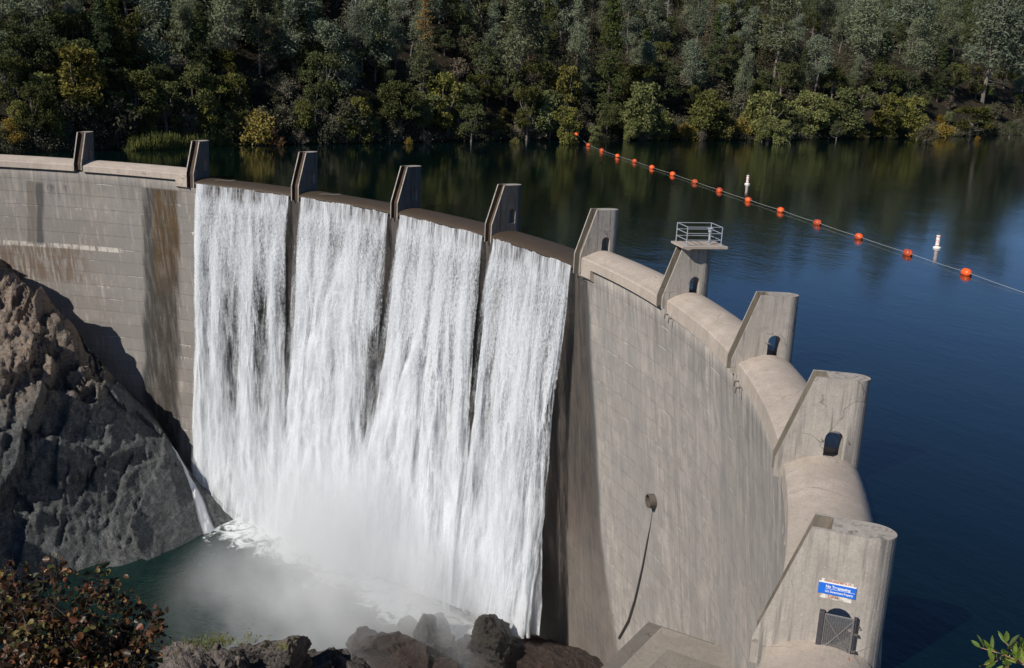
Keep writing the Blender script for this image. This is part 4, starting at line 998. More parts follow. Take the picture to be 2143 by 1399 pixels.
def tree_proto(kind, seed):
    rg = np.random.default_rng(seed); tr = MB(); cs = []; leafm = LM['oak']; bark = BARK
    def curve(p0, p1, bend, n=6):
        p0, p1 = np.array(p0, float), np.array(p1, float); t = np.linspace(0, 1, n)[:, None]
        off = rg.normal(size=3)*bend; return p0*(1-t)+p1*t+np.sin(t*math.pi)*off
    if kind in ('grey_pine', 'grey_pine_lean'):
        leafm = LM['grey_pine']; Ht = 12.5; lean = rg.normal(size=2)*(0.6 if kind == 'grey_pine' else 2.6); fork = rg.uniform(0.16, 0.34)
        tops = []; fp = np.array([lean[0]*fork, lean[1]*fork, Ht*fork]); tr.tube(curve((0, 0, -0.5), fp, 0.15), np.linspace(0.2, 0.14, 6), 6)
        for _ in range(int(rg.integers(1, 4))):
            tp = np.array([lean[0]+rg.normal()*1.1, lean[1]+rg.normal()*1.1, Ht*rg.uniform(0.82, 1.0)]); c = curve(fp, tp, 0.3, 7); tr.tube(c, np.linspace(0.13, 0.03, 7), 5); tops.append(c)
        for c in tops:
            for i in range(int(34/len(tops))+6):
                t = rg.uniform(0.0, 1.0); p = c[0]*(1-t)+c[-1]*t; az = rg.uniform(0, 2*math.pi); ln = (1.0-0.72*t)*rg.uniform(1.2, 2.6)+0.25
                e = p+np.array([math.cos(az)*ln, math.sin(az)*ln, ln*rg.uniform(0.05, 0.75)]); bc = curve(p, e, 0.12, 4); tr.tube(bc, [0.04, 0.03, 0.02, 0.01], 4, False)
                if rg.uniform() < 0.86:
                    for f in (0.55, 0.78, 1.0): cs.append(p+(e-p)*f)
        for i in range(14):       # dead lower limbs
            z = Ht*rg.uniform(0.15, fork); az = rg.uniform(0, 6.28); ln = rg.uniform(0.6, 1.8); p = np.array([lean[0]*z/Ht, lean[1]*z/Ht, z]); tr.tube(curve(p, p+np.array([math.cos(az)*ln, math.sin(az)*ln, rg.uniform(-0.4, 0.3)]), 0.1, 4), [0.03, 0.022, 0.015, 0.008], 4, False)
        C = clumps(cs, 40, (0.46, 0.46, 0.40), rg); V, F = leaf_quads(C, 0.46, 0.12, rg, 0.5)
    elif kind in ('fir', 'golden', 'brown'):
        leafm = LM[kind]; Ht = 14.0; bark = BARK_D; tr.tube(curve((0, 0, -0.5), (rg.normal()*0.3, rg.normal()*0.3, Ht), 0.12, 8), np.linspace(0.22, 0.02, 8), 6)
        wid = {'fir': 2.5, 'golden': 2.1, 'brown': 2.3}[kind]; z = Ht*0.12
        while z < Ht*0.985:
            fr = z/Ht; ln0 = wid*(1-fr)**0.75+0.25
            for _ in range(6 if kind == 'fir' else 5):
                if rg.uniform() < (0.08 if kind == 'fir' else 0.25): continue
                az = rg.uniform(0, 6.28); ln = ln0*rg.uniform(0.6, 1.15); e = np.array([math.cos(az)*ln, math.sin(az)*ln, z-ln*rg.uniform(-0.05, 0.35)])
                tr.tube([(0, 0, z), e*0.5+np.array([0, 0, z*0.5+0.08]), e], [0.03, 0.02, 0.008], 4, False)
                for f in np.arange(0.35, 1.01, 0.17): cs.append(np.array([0, 0, z])*(1-f)+e*f)
            z += 0.5 if kind == 'fir' else 0.62
        C = clumps(cs, 9, (0.2, 0.2, 0.12), rg); V, F = leaf_quads(C, 0.34, 0.13, rg)
    elif kind == 'snag':
        leafm = LM['grey_pine']; bark = BARK_P; Ht = 10.0; c = curve((0, 0, -0.5), (rg.normal()*1.0, rg.normal()*1.0, Ht), 0.3, 8); tr.tube(c, np.linspace(0.16, 0.02, 8), 6)
        for i in range(46):
            t = rg.uniform(0.2, 0.97); p = np.array([np.interp(t, np.linspace(0, 1, 8), c[:, q]) for q in range(3)]); az = rg.uniform(0, 6.28); ln = (1.05-t)*rg.uniform(1.2, 3.4)+0.3
            e = p+np.array([math.cos(az)*ln, math.sin(az)*ln, ln*rg.uniform(-0.1, 0.8)]); bc = curve(p, e, 0.2, 5); tr.tube(bc, [0.045, 0.035, 0.026, 0.018, 0.01], 4, False)
            for _ in range(3):
                f = rg.uniform(0.4, 1); q0 = p+(e-p)*f; tr.tube([q0, q0+rg.normal(size=3)*0.5+np.array([0, 0, 0.25])], [0.02, 0.008], 3, False)
            if rg.uniform() < 0.35: cs.append(e)
        C = clumps(cs, 16, (0.35, 0.35, 0.3), rg); V, F = leaf_quads(C, 0.4, 0.10, rg, 0.4)
    elif kind in ('oak', 'alder', 'willow'):
        leafm = LM[kind]; Ht = {'oak': 7.5, 'alder': 6.0, 'willow': 7.0}[kind]; Rr = {'oak': 3.0, 'alder': 2.4, 'willow': 1.9}[kind]; blobs = []
        nb = {'oak': 20, 'alder': 22, 'willow': 18}[kind]
        for i in range(nb):
            az = rg.uniform(0, 6.28); rr = Rr*math.sqrt(rg.uniform(0, 1))*0.85; zz = Ht*rg.uniform(0.3 if kind == 'oak' else (0.04 if kind == 'alder' else 0.3), 0.94)
            rr *= math.sqrt(max(0.1, 1-((zz/Ht-0.5)/0.55)**2)); p = np.array([math.cos(az)*rr, math.sin(az)*rr, zz]); blobs.append(p)
            tr.tube(curve((0, 0, min(zz*0.5, Ht*0.3)), p, 0.35, 5), np.linspace(0.07, 0.015, 5), 5, False)
        tr.tube(curve((0, 0, -0.5), (0, 0, Ht*0.45), 0.15), np.linspace(0.2, 0.1, 6), 6)
        pts = []
        for p in blobs:
            rb = rg.uniform(0.65, 1.25)*(1.0 if kind != 'willow' else 0.8); m = int(300*rb*rb); d = rg.normal(size=(m, 3)); d /= np.linalg.norm(d, axis=1)[:, None]
            rad_ = rb*rg.uniform(0.45, 1.08, m)[:, None]; pts.append(p+d*rad_*np.array([1, 1, 0.8]))
        C = np.vstack(pts); C = C[fbm(C[:, 0]*1.3+seed, C[:, 1]*1.3, C[:, 2]*1.3, 3, seed) > 0.40]
        V, F = leaf_quads(C, 0.30 if kind == 'oak' else 0.34, 0.19, rg, -0.2 if kind == 'willow' else 0.0)
    else:   # low brush
        leafm = LM[kind]; Rr, Ht = 1.7, 2.3; bark = BARK; pts = []
        for i in range(22):
            az = rg.uniform(0, 6.28); sp = rg.uniform(0.1, 0.95); e = np.array([math.cos(az)*Rr*sp, math.sin(az)*Rr*sp, Ht*math.sqrt(max(0.05, 1-sp*sp))*rg.uniform(0.65, 1.05)])
            tr.tube(curve((rg.normal()*0.1, rg.normal()*0.1, -0.2), e, 0.15, 4), [0.035, 0.025, 0.016, 0.008], 4, False)
            for f in (0.5, 0.75, 1.0): pts.append(e*f)
        C = clumps(pts, 34, (0.28, 0.28, 0.24), rg); C = C[C[:, 2] > 0.02]; V, F = leaf_quads(C, 0.24, 0.13, rg, 0.3)
    cm = np_mesh('crown', V, F, leafm); tm = tr.mesh('trunk', bark, recalc=False)
    return cm, tm
KINDS = {'grey_pine': (5, 'grey_pine', 'pine tree', 12.5), 'grey_pine_lean': (2, 'grey_pine', 'pine tree', 12.5), 'fir': (3, 'fir_tree', 'fir tree', 14.0), 'golden': (1, 'golden_conifer', 'conifer', 14.0), 'brown': (2, 'brown_conifer', 'conifer', 14.0),
         'oak': (4, 'oak_tree', 'oak tree', 7.5), 'alder': (3, 'bank_tree', 'tree', 6.0), 'willow': (2, 'willow_tree', 'tree', 7.0),
         'brush': (3, 'brush_shrub', 'shrub', 2.3), 'yellow': (2, 'yellow_shrub', 'shrub', 2.3), 'pale': (2, 'pale_shrub', 'shrub', 2.3), 'rust': (1, 'rusty_shrub', 'shrub', 2.3), 'snag': (3, 'bare_tree', 'dead tree', 10.0)}
PROTO = {}
for i_, (k_, v_) in enumerate(KINDS.items()): PROTO[k_] = [tree_proto(k_, 100+i_*10+j) for j in range(v_[0])]
GROUND_H = 0.0
def plant(kind, x, y, height, label, group=None, rz=None, squash=1.0):
    cm, tm = PROTO[kind][int(RNG.integers(0, len(PROTO[kind])))]; nm, cat, h0 = KINDS[kind][1:]
    z = max(0.0, float(hill_z(x, y)))
    r_ = empty(nm, (x, y, z-0.1), RNG.uniform(0, 6.28) if rz is None else rz); s_ = height/h0; r_.scale = (s_*squash, s_*squash, s_)
    tag(r_, label, cat, group); obj('trunk', tm, r_); obj('crown', cm, r_); return r_
used = []
def special(kind, px, ybase, ytop, label, squash=1.0, group=None):
    P_ = at_hill(px, ybase); dist = np.linalg.norm(P_-CAM); used.append((px, (ybase+ytop)/2))
    return plant(kind, P_[0], P_[1], (ybase-ytop)*dist/FOCAL*1.03, label, group, squash=squash)
special('golden', 885, 240, 12, 'tall narrow conifer turning gold at its top, above the middle of the lake')
special('grey_pine', 1080, 215, -25, 'tall silvery grey pine right of the golden-topped conifer', 1.1)
special('brown', 1105, 150, -20, 'browning conifer close beside the tall silvery pine')
special('fir', 1268, 262, 15, 'tall dark green fir left of the leaning dead trunk', 0.95)
special('grey_pine', 1208, 165, 25, 'thin pale pine directly left of the tall dark fir', 0.7)
special('willow', 1180, 265, 150, 'bright yellow-green tree standing near the end of the buoy line', 0.9)
special('alder', 1125, 292, 193, 'rounded light green tree left of the bright yellow-green tree', 1.0)
special('alder', 1345, 294, 178, 'pointed yellow-green bank tree right of the end of the buoy line', 0.9)
special('oak', 840, 292, 185, 'dark rounded tree at the water left of the golden-topped conifer', 1.15)
special('alder', 935, 290, 165, 'olive green bank tree below the golden-topped conifer', 0.9)
special('willow', 172, 268, 122, 'yellowish round-headed tree behind the leftmost pier', 1.05)
special('willow', 92, 262, 178, 'pale green bushy tree at far left above the dam crest', 1.2)
special('oak', 332, 250, 155, 'bright green oak above the reed bed', 1.0)
special('grey_pine', 328, 215, 20, 'grey pine with bare lower limbs above the reed bed', 1.0)
special('grey_pine', 462, 170, -20, 'pale-trunked grey pine above the second pier from left', 1.1)
special('grey_pine', 622, 175, -15, 'grey pine with a straight dark trunk above the third pier from left', 1.2)
special('grey_pine', 160, 110, -30, 'thin dying pine with bare grey twigs at upper left', 0.6)
special('yellow', 540, 303, 242, 'small upright yellow shrub at the water above the third pier from left', 0.9)
special('rust', 500, 270, 232, 'rust-coloured shrub left of the small upright yellow shrub')
special('rust', 572, 305, 275, 'low orange-brown shrub touching the water beside the upright yellow shrub')
special('pale', 1100, 292, 255, 'pale grey-brown thicket under the rounded light green tree', 1.4)
special('yellow', 1040, 290, 262, 'low yellow-green shrub at the water left of the pale thicket', 1.2)
special('pale', 890, 298, 278, 'small pale shrub overhanging the water below the golden-topped conifer', 1.2)
special('yellow', 35, 318, 298, 'low tan shrub at the water behind the far left dam crest', 1.4)
special('grey_pine', 1620, 165, 5, 'broad grey-green pine above the farther white marker buoy', 1.35)
special('grey_pine', 1550, 240, 118, 'slim grey pine with a long bare trunk left of the broad grey-green pine', 0.7)
special('brown', 1480, 160, 10, 'brown half-bare tree left of the broad grey-green pine', 1.0)
special('grey_pine', 1705, 205, 85, 'pointed silvery pine in the middle of the right-hand slope', 1.0)
special('grey_pine', 1800, 170, 15, 'large grey pine at the top right of the slope', 1.3)
special('grey_pine', 1910, 195, 70, 'grey pine with a thin pale trunk leaning right of the pointed silvery pine', 1.1)
special('grey_pine', 1900, 120, -40, 'many-branched spreading grey pine at the top edge right of centre', 1.3)
special('grey_pine_lean', 2055, 215, 0, 'big leaning pine with a thick dark trunk near the right edge', 1.3)
special('grey_pine', 2110, 120, -40, 'wide pale pine at the top right corner', 1.4)
special('fir', 1960, 215, 110, 'dark green fir left of the big leaning pine', 1.1)
special('alder', 1468, 292, 200, 'green bank tree on the shore left of the orange-yellow shrub', 1.0)
special('alder', 1605, 294, 198, 'largest light green bank tree on the right-hand shore', 1.25)
special('alder', 1690, 288, 203, 'olive bank tree right of the largest light green bank tree', 1.1)
special('alder', 1775, 288, 190, 'tall olive bank tree in the middle of the right-hand shore', 1.1)
special('alder', 1852, 290, 205, 'grey-green bank tree between two yellow shrubs on the right-hand shore', 1.0)
special('alder', 1908, 292, 212, 'dark rounded bank tree left of the long low thicket at right', 1.0)
special('oak', 2030, 285, 232, 'long low dark green thicket on the shore at right', 1.9)
special('yellow', 1432, 292, 262, 'yellow shrub left of the green bank tree on the shore', 1.1)
special('yellow', 1512, 293, 262, 'orange-yellow shrub left of the largest light green bank tree', 1.2)
special('yellow', 1548, 288, 258, 'bright yellow shrub touching the largest light green bank tree', 1.1)
special('yellow', 1752, 290, 266, 'yellow-olive shrub below the tall olive bank tree', 1.3)
special('yellow', 1800, 291, 270, 'small gold shrub right of the yellow-olive shrub', 1.0)
special('yellow', 1862, 291, 276, 'low spreading gold shrub at the water right of the small gold shrub', 1.4)
special('yellow', 1975, 288, 264, 'gold shrub at the left end of the long low thicket', 1.3)
# leaning dead trunk
P_ = at_hill(1392, 108); d_ = np.linalg.norm(P_-CAM); tz = empty('dead_tree', P_-np.array([0, 0, 0.3])); tag(tz, 'dark leaning dead trunk without leaves above the buoy line', 'dead tree')
b = MB(); vv_ = -RIGHT*0.18+UP*1.0; hgt = 120*d_/FOCAL
b.tube([np.zeros(3), vv_*hgt*0.35+np.array([0.1, 0, 0]), vv_*hgt*0.7, vv_*hgt], [0.22, 0.18, 0.13, 0.05], 7); b.build('trunk', BARK_D, tz)
for f, sx_ in ((0.5, 1), (0.62, -1), (0.75, 1), (0.85, -1)):
    b = MB(); b.tube([vv_*hgt*f, vv_*hgt*f+RIGHT*sx_*1.1+UP*0.5], [0.05, 0.015], 5); b.build('limb', BARK_D, tz)

ZONES = [(0, 420, 'behind the left end of the dam'), (420, 900, 'across the lake from the falls'), (900, 1400, 'around the end of the buoy line'), (1400, 1800, 'on the sunlit slope beyond the buoys'), (1800, 2200, 'on the slope at the right edge')]
LBL = {'grey_pine': 'one of the hazy grey-green pines', 'grey_pine_lean': 'one of the leaning grey-green pines', 'fir': 'one of the dark pointed firs', 'brown': 'one of the browning conifers', 'oak': 'one of the dark round oaks', 'alder': 'one of the leafy green bank trees', 'willow': 'one of the yellowish trees', 'brush': 'one of the dull brown shrubs', 'pale': 'one of the pale grey shrubs', 'yellow': 'one of the yellow shrubs', 'rust': 'one of the rusty shrubs', 'snag': 'one of the bare grey trees'}
cnt = 0; fills = []
rows = [(-4, 46), (22, 44), (56, 43), (90, 43), (124, 43), (158, 43), (190, 42), (220, 42), (248, 40), (272, 36), (289, 40)]
for ri_, (yb_, st_) in enumerate(rows):
    for px in np.arange(-10+(ri_ % 2)*st_*0.5, 2160, st_):
        x_ = px+RNG.uniform(-0.4, 0.4)*st_; y_ = max(-6, yb_+RNG.uniform(-14, 14)) if ri_ < 10 else yb_+RNG.uniform(-3, 14)
        left = sstep(900, 1500, x_); P_ = at_hill(x_, y_)
        if P_[2] < 0.15 and ri_ < 9: continue
        near = any(abs(x_-a_) < 20 and abs(y_-b_) < 30 for a_, b_ in used)
        if near and RNG.uniform() < 0.55: continue
        if RNG.uniform() < 0.10: continue
        u_ = RNG.uniform()
        if ri_ >= 8: kind = 'alder' if u_ < 0.30 else 'brush' if u_ < 0.55 else 'oak' if u_ < 0.75 else 'pale' if u_ < 0.88 else 'yellow'
        elif ri_ >= 5: kind = 'oak' if u_ < 0.40 else 'alder' if u_ < 0.48 else 'brush' if u_ < 0.66 else 'grey_pine' if u_ < 0.82 else 'fir' if u_ < 0.90 else 'pale'
        else:
            pg = 0.18+0.40*left; kind = 'grey_pine' if u_ < pg else 'grey_pine_lean' if u_ < pg+0.04 else 'oak' if u_ < pg+0.32-0.12*left else 'fir' if u_ < pg+0.46-0.2*left else 'brown' if u_ < pg+0.51-0.2*left else 'snag' if u_ < pg+0.58-0.2*left else 'brush'
        hgt = {'grey_pine': 13.0, 'grey_pine_lean': 12.5, 'fir': 12.5, 'brown': 11.0, 'oak': 7.6, 'alder': 5.6, 'willow': 5, 'brush': 3.8, 'pale': 2.6, 'yellow': 2.0, 'snag': 11.0}[kind]*RNG.uniform(0.55, 1.3)
        zn = [z_[2] for z_ in ZONES if z_[0] <= x_ < z_[1]]; zn = zn[0] if zn else ZONES[0][2] if x_ < 0 else ZONES[-1][2]
        lb = LBL[kind]+' '+zn
        o_ = plant(kind, P_[0], P_[1], hgt, lb, lb.replace('one of the ', ''), squash=RNG.uniform(0.85, 1.2)); cnt += 1
        q0 = np.array([P_[0], P_[1], max(0.0, P_[2])+hgt*0.5])-CAM; fills.append((o_, kind, IMG_W/2+FOCAL*(q0@RIGHT)/(q0@FWD), IMG_H/2-FOCAL*(q0@UP)/(q0@FWD)))
# every filler tree gets a label of its own: its rank from a landmark one can find, in one of four directions
MARKS = [('the golden-topped conifer', 883, 130), ('the tall dark green fir', 1268, 140), ('the bright yellow-green tree', 1180, 208), ('the rounded light green tree', 1125, 243), ('the leaning dead trunk', 1385, 60),
         ('the reed bed', 380, 290), ('the leftmost pier', 170, 310), ('the second pier from left', 415, 340), ('the third pier from left', 637, 360), ('the fourth pier from left', 850, 400), ('the upright yellow shrub', 540, 272),
         ('the broad grey-green pine', 1620, 85), ('the big leaning pine', 2055, 105), ('the largest light green bank tree', 1605, 245), ('the farther white marker buoy', 1564, 383), ('the long low thicket', 2030, 258),
         ('the pointed silvery pine', 1705, 145), ('the yellowish round-headed tree', 172, 195), ('the bright green oak', 332, 200), ('the farthest orange float', 1205, 285), ('the nearer white marker buoy', 1961, 510), ('the tall silvery grey pine', 1080, 95)]
RANK = ['nearest', 'second', 'third', 'fourth', 'fifth', 'sixth']
def relabel():
    nm_ = {'grey_pine': 'hazy grey-green pine', 'grey_pine_lean': 'hazy grey-green pine', 'fir': 'dark pointed fir', 'brown': 'browning conifer', 'oak': 'dark round oak', 'alder': 'leafy green bank tree', 'brush': 'dull brown shrub', 'pale': 'pale grey shrub', 'yellow': 'yellow shrub', 'snag': 'bare grey tree'}
    byk = {}
    for o, kd, x, y in fills: byk.setdefault(nm_[kd], []).append((o, x, y))
    for nm, ls in byk.items():
        opts = []
        for mi, (mk, mx, my) in enumerate(MARKS):
            for dn, f in (('left of', lambda dx, dy: dx < -abs(dy)), ('right of', lambda dx, dy: dx > abs(dy)), ('above', lambda dx, dy: dy < -abs(dx)), ('below', lambda dx, dy: dy > abs(dx))):
                c = sorted((math.hypot(x-mx, y-my), k) for k, (o, x, y) in enumerate(ls) if f(x-mx, y-my))
                for rk, (dd, k) in enumerate(c[:6]): opts.append((rk*60+dd, k, '%s %s %s %s' % (RANK[rk], nm, dn, mk)))
        got = set()
        for c, k, lb in sorted(opts):
            if k not in got: got.add(k); ls[k][0]['label'] = lb
relabel()

# low undergrowth between the trees, as one mass
def undergrowth():
    rg = np.random.default_rng(5); n = 11000; y = rg.uniform(25, 330, n); d = rg.uniform(0.3, 1, n)**1.4*75; x = np.interp(y, SY, SX_)-d
    keep = fbm(x*0.09, y*0.09, 0, 3, 71) > 0.42; x, y = x[keep], y[keep]; z = hill_z(x, y); ok = z > 0.2; x, y, z = x[ok], y[ok], z[ok]
    hgt = rg.uniform(0.4, 2.6, len(x)); c = np.stack([x, y, z+hgt*0.5], 1); k = 46; C = np.repeat(c, k, axis=0); hh = np.repeat(hgt, k)
    C = C+rg.normal(size=C.shape)*np.stack([hh*0.55+0.2, hh*0.55+0.2, hh*0.33], 1)
    m = 1500; ys_ = rg.uniform(36, 320, m); xs_ = np.interp(ys_, SY, SX_)-rg.uniform(-0.6, 2.6, m); zs_ = np.maximum(hill_z(xs_, ys_), 0.0); hs_ = rg.uniform(0.5, 1.9, m)*(0.5+fbm(ys_*0.2, 0.4, 0, 3, 3))
    C2 = np.repeat(np.stack([xs_, ys_, zs_+hs_*0.5], 1), 44, axis=0); h2 = np.repeat(hs_, 44); C2 = C2+rg.normal(size=C2.shape)*np.stack([h2*0.5, h2*0.6, h2*0.3], 1); C2 = C2[C2[:, 2] > 0.02]
    C = np.vstack([C, C2]); V, F = leaf_quads(C, 0.30, 0.15, rg, 0.3)
    tag(obj('undergrowth', np_mesh('undergrowth', V, F, LM['brush'])), kind='stuff')
undergrowth()
def upper_forest():
    rg = np.random.default_rng(15); n = 5200; y = rg.uniform(20, 560, n); d = rg.uniform(72, 330, n); x = np.interp(y, SY, SX_)-d; z = hill_z(x, y)
    h = rg.uniform(5, 12, n); k = 30; C = np.repeat(np.stack([x, y, z+h*0.5], 1), k, axis=0); hh = np.repeat(h, k); C = C+rg.normal(size=C.shape)*np.stack([hh*0.2, hh*0.2, hh*0.24], 1)
    n2 = 1500; y = rg.uniform(40, 420, n2); d = rg.uniform(44, 78, n2); x = np.interp(y, SY, SX_)-d; z = hill_z(x, y); h = rg.uniform(5, 12, n2); k = 110
    C2 = np.repeat(np.stack([x, y, z+h*0.5], 1), k, axis=0); hh = np.repeat(h, k); C2 = C2+rg.normal(size=C2.shape)*np.stack([hh*0.17, hh*0.17, hh*0.24], 1); V2, F2 = leaf_quads(C2, 0.6, 0.25, rg, 0.3)
    V, F = leaf_quads(C, 1.5, 0.9, rg, 0.2); F = np.vstack([F, F2+len(V)]); V = np.vstack([V, V2]); tag(obj('distant_forest', np_mesh('distant_forest', V, F, LM['oak'])), kind='stuff')
upper_forest()
def reeds():
    rg = np.random.default_rng(6); n = 5200; px = rg.uniform(262, 500, n); pts = []
    A = on_z(262, 318, 0.0); B = on_z(500, 303, 0.0); t = rg.uniform(0, 1, n); w = rg.uniform(-0.2, 5.0, n)
    P_ = A[None]*(1-t)[:, None]+B[None]*t[:, None]; P_[:, 0] -= w+0.4*np.sin(t*17); P_[:, 2] = np.maximum(0, hill_z(P_[:, 0], P_[:, 1]))-0.05
    h = rg.uniform(0.8, 3.2, n)*(0.1+1.6*fbm(t*26, w*0.6, 0, 4, 4))*sstep(0, 0.12, t)*sstep(1.0, 0.8, t)+0.3; az = rg.uniform(0, 6.28, n); ln = np.stack([np.cos(az), np.sin(az), 0*az], 1)*(h*rg.uniform(0.08, 0.7, n))[:, None]
    sd = np.stack([-np.sin(az), np.cos(az), 0*az], 1)*0.035
    mid_ = P_+ln*0.35+np.array([0, 0, 1])*(h*0.62)[:, None]; tip = P_+ln+np.array([0, 0, 1])*h[:, None]
    V = np.stack([P_-sd, P_+sd, mid_+sd*0.9, mid_-sd*0.9, tip], 1).reshape(-1, 3); i5 = np.arange(n)[:, None]*5
    F = np.vstack([i5+np.array([0, 1, 2, 3]), ]); F2 = i5+np.array([3, 2, 4, 4])
    me = np_mesh('reeds', V, np.vstack([F]), m_leaf('reed_blades', (0.07, 0.09, 0.03), (0.16, 0.165, 0.07), tip=(0.12, 0.14, 0.05)))
    o = obj('reeds', me); return tag(o, kind='stuff')
reeds()

# bank below the camera (out of frame), carrying the near plants
def near_bank():
    az = np.linspace(R(-140), R(-57), 60); ds = np.concatenate([np.linspace(0, 30, 40), np.linspace(33, 100, 50)]); A_, D_ = np.meshgrid(az, ds, indexing='ij')
    X = CAM[0]+np.sin(A_)*D_; Y = CAM[1]+np.cos(A_)*D_; Z = 14.2-D_*0.70+1.2*(fbm(X*0.2, Y*0.2, 0, 4, 3)-0.5)*np.minimum(D_/8, 1)-1.0*np.minimum(D_/5, 1)
    v = np.stack([X.ravel(), Y.ravel(), Z.ravel()], 1); tag(obj('near_bank', np_mesh('near_bank', v, grid_faces(60, len(ds))[:, ::-1], M['soil'], True)), kind='structure')
near_bank()

def round_leaves(C, size, rg, updir=0.6, nseg=7, aspect=1.0, cup=0.18):
    n = len(C); nrm = rg.normal(size=(n, 3)); nrm[:, 2] += updir; nrm /= np.linalg.norm(nrm, axis=1)[:, None]
    a = rg.normal(size=(n, 3)); a -= nrm*(a*nrm).sum(1)[:, None]; a /= np.linalg.norm(a, axis=1)[:, None]; b = np.cross(nrm, a)
    s_ = size*rg.uniform(0.65, 1.25, n)[:, None]; V = []
    ts = [(-0.5, 0.0), (-0.38, 0.32), (0.0, 0.46), (0.3, 0.28), (0.55, 0.0), (0.3, -0.28), (0.0, -0.46), (-0.38, -0.32)]
    for x, y in ts: V.append(C+a*s_*x+b*s_*y*aspect+nrm*s_*(cup*abs(y)*2-0.1*abs(x)))
    mid = C-nrm*s_*0.02
    V = np.stack(V, 1)
    # two quads left / right of the midrib: 0,1,2,.. -> split along 0-4
    n8 = np.arange(n)[:, None]*8; F = np.vstack([n8+np.array([0, 4, 3, 1]), n8+np.array([1, 3, 2, 2])[[0, 1, 2, 2]] if False else n8+np.array([0, 7, 5, 4])])
    tri = np.vstack([n8+np.array([1, 3, 2]), n8+np.array([7, 6, 5])])
    return V.reshape(-1, 3), F, tri
def leaves_obj(name, C, size, rg, mat, parent, org_, **k):
    V, F, T = round_leaves(C, size, rg, **k); V = V-org_
    allf = np.vstack([np.vstack([F[:, [0, 1, 2]], F[:, [0, 2, 3]]]), T]); return obj(name, np_mesh(name, V, allf, mat), parent)
def near_leaf_mat(name, cols, rough=0.45, trans=0.3):
    q = NT(name); g = q.n('NewGeometry', out=None); ri = g.outputs['Random Per Island']
    cr = q.t.nodes.new('ShaderNodeValToRGB'); q.put(cr.inputs[0], ri); e = cr.color_ramp.elements
    cr.color_ramp.interpolation = 'CONSTANT'
    for i, (p_, c_) in enumerate(cols):
        el = e[i] if i < 2 else e.new(p_); el.position = p_; el.color = tuple(c_)+(1,)
    co = q.obj_co(); c = q.mix(q.math('MULTIPLY', q.step(q.noise(co, 30.0, 4), 0.45, 0.7), 0.5), cr.outputs[0], (0.05, 0.025, 0.012))
    q.set(color=c, rough=rough, spec=0.4); tl = q.n('BsdfTranslucent', {'Color': c})
    q.put(q.out.inputs[0], q.n('MixShader', {0: trans, 1: q.b.outputs[0], 2: tl})); return q.m
def rusty_bush():
    rg = np.random.default_rng(17); org_ = along(130, 1520, 11.2); r_ = empty('rusty_bush', org_); tag(r_, 'bush with rust, brown and green round leaves at the lower left corner', 'bush')
    tips = []; st = MB(); px2m = 11.0/FOCAL
    outline = [(-60, 1215), (-20, 1190), (20, 1182), (55, 1200), (90, 1190), (120, 1192), (150, 1270), (180, 1215), (210, 1190), (240, 1225), (270, 1240), (300, 1280), (325, 1290), (335, 1320), (100, 1260), (60, 1240), (0, 1230), (230, 1280), (190, 1300), (130, 1320), (280, 1330), (310, 1370), (20, 1290), (60, 1320), (250, 1360), (160, 1380), (-40, 1280), (210, 1400), (110, 1400), (0, 1370), (60, 1400), (295, 1410)]
    C = []
    for i, (px, py) in enumerate(outline):
        e = along(px, py, 11.0+rg.uniform(-0.6, 0.6)); b0 = org_+RIGHT*rg.uniform(-0.35, 0.35)+FWD*rg.uniform(-0.2, 0.2)
        b0 = along(130+(px-130)*0.35, 1540, 11.2+rg.uniform(-.2, .2))
        t = np.linspace(0, 1, 8)[:, None]; off = rg.normal(size=3)*0.06; c = b0*(1-t)+e*t+np.sin(t*math.pi)*off
        st.tube([p-org_ for p in c], np.linspace(0.011, 0.002, 8), 5, False)
        L = np.linalg.norm(e-b0)
        for f in np.arange(0.25, 1.0, 0.045):
            p = b0*(1-f)+e*f+math.sin(f*math.pi)*off
            for _ in range(3):
                tw = p+rg.normal(size=3)*np.array([0.075, 0.075, 0.06]); st.tube([p-org_, tw-org_], [0.003, 0.0015], 4, False)
                C += [tw+rg.normal(size=3)*0.035 for _ in range(3)]
        C += [e+rg.normal(size=3)*0.03 for _ in range(4)]
    st.build('stems', BARK_D, r_, recalc=False)
    cols = [(0.0, (0.03, 0.018, 0.011)), (0.30, (0.085, 0.042, 0.018)), (0.48, (0.14, 0.06, 0.024)), (0.60, (0.06, 0.068, 0.022)), (0.74, (0.20, 0.165, 0.055)), (0.86, (0.25, 0.12, 0.04)), (0.94, (0.20, 0.07, 0.04))]
    leaves_obj('leaves', np.array(C), 0.062, rg, near_leaf_mat('rusty_leaves', cols), r_, org_, updir=0.2)
rusty_bush()
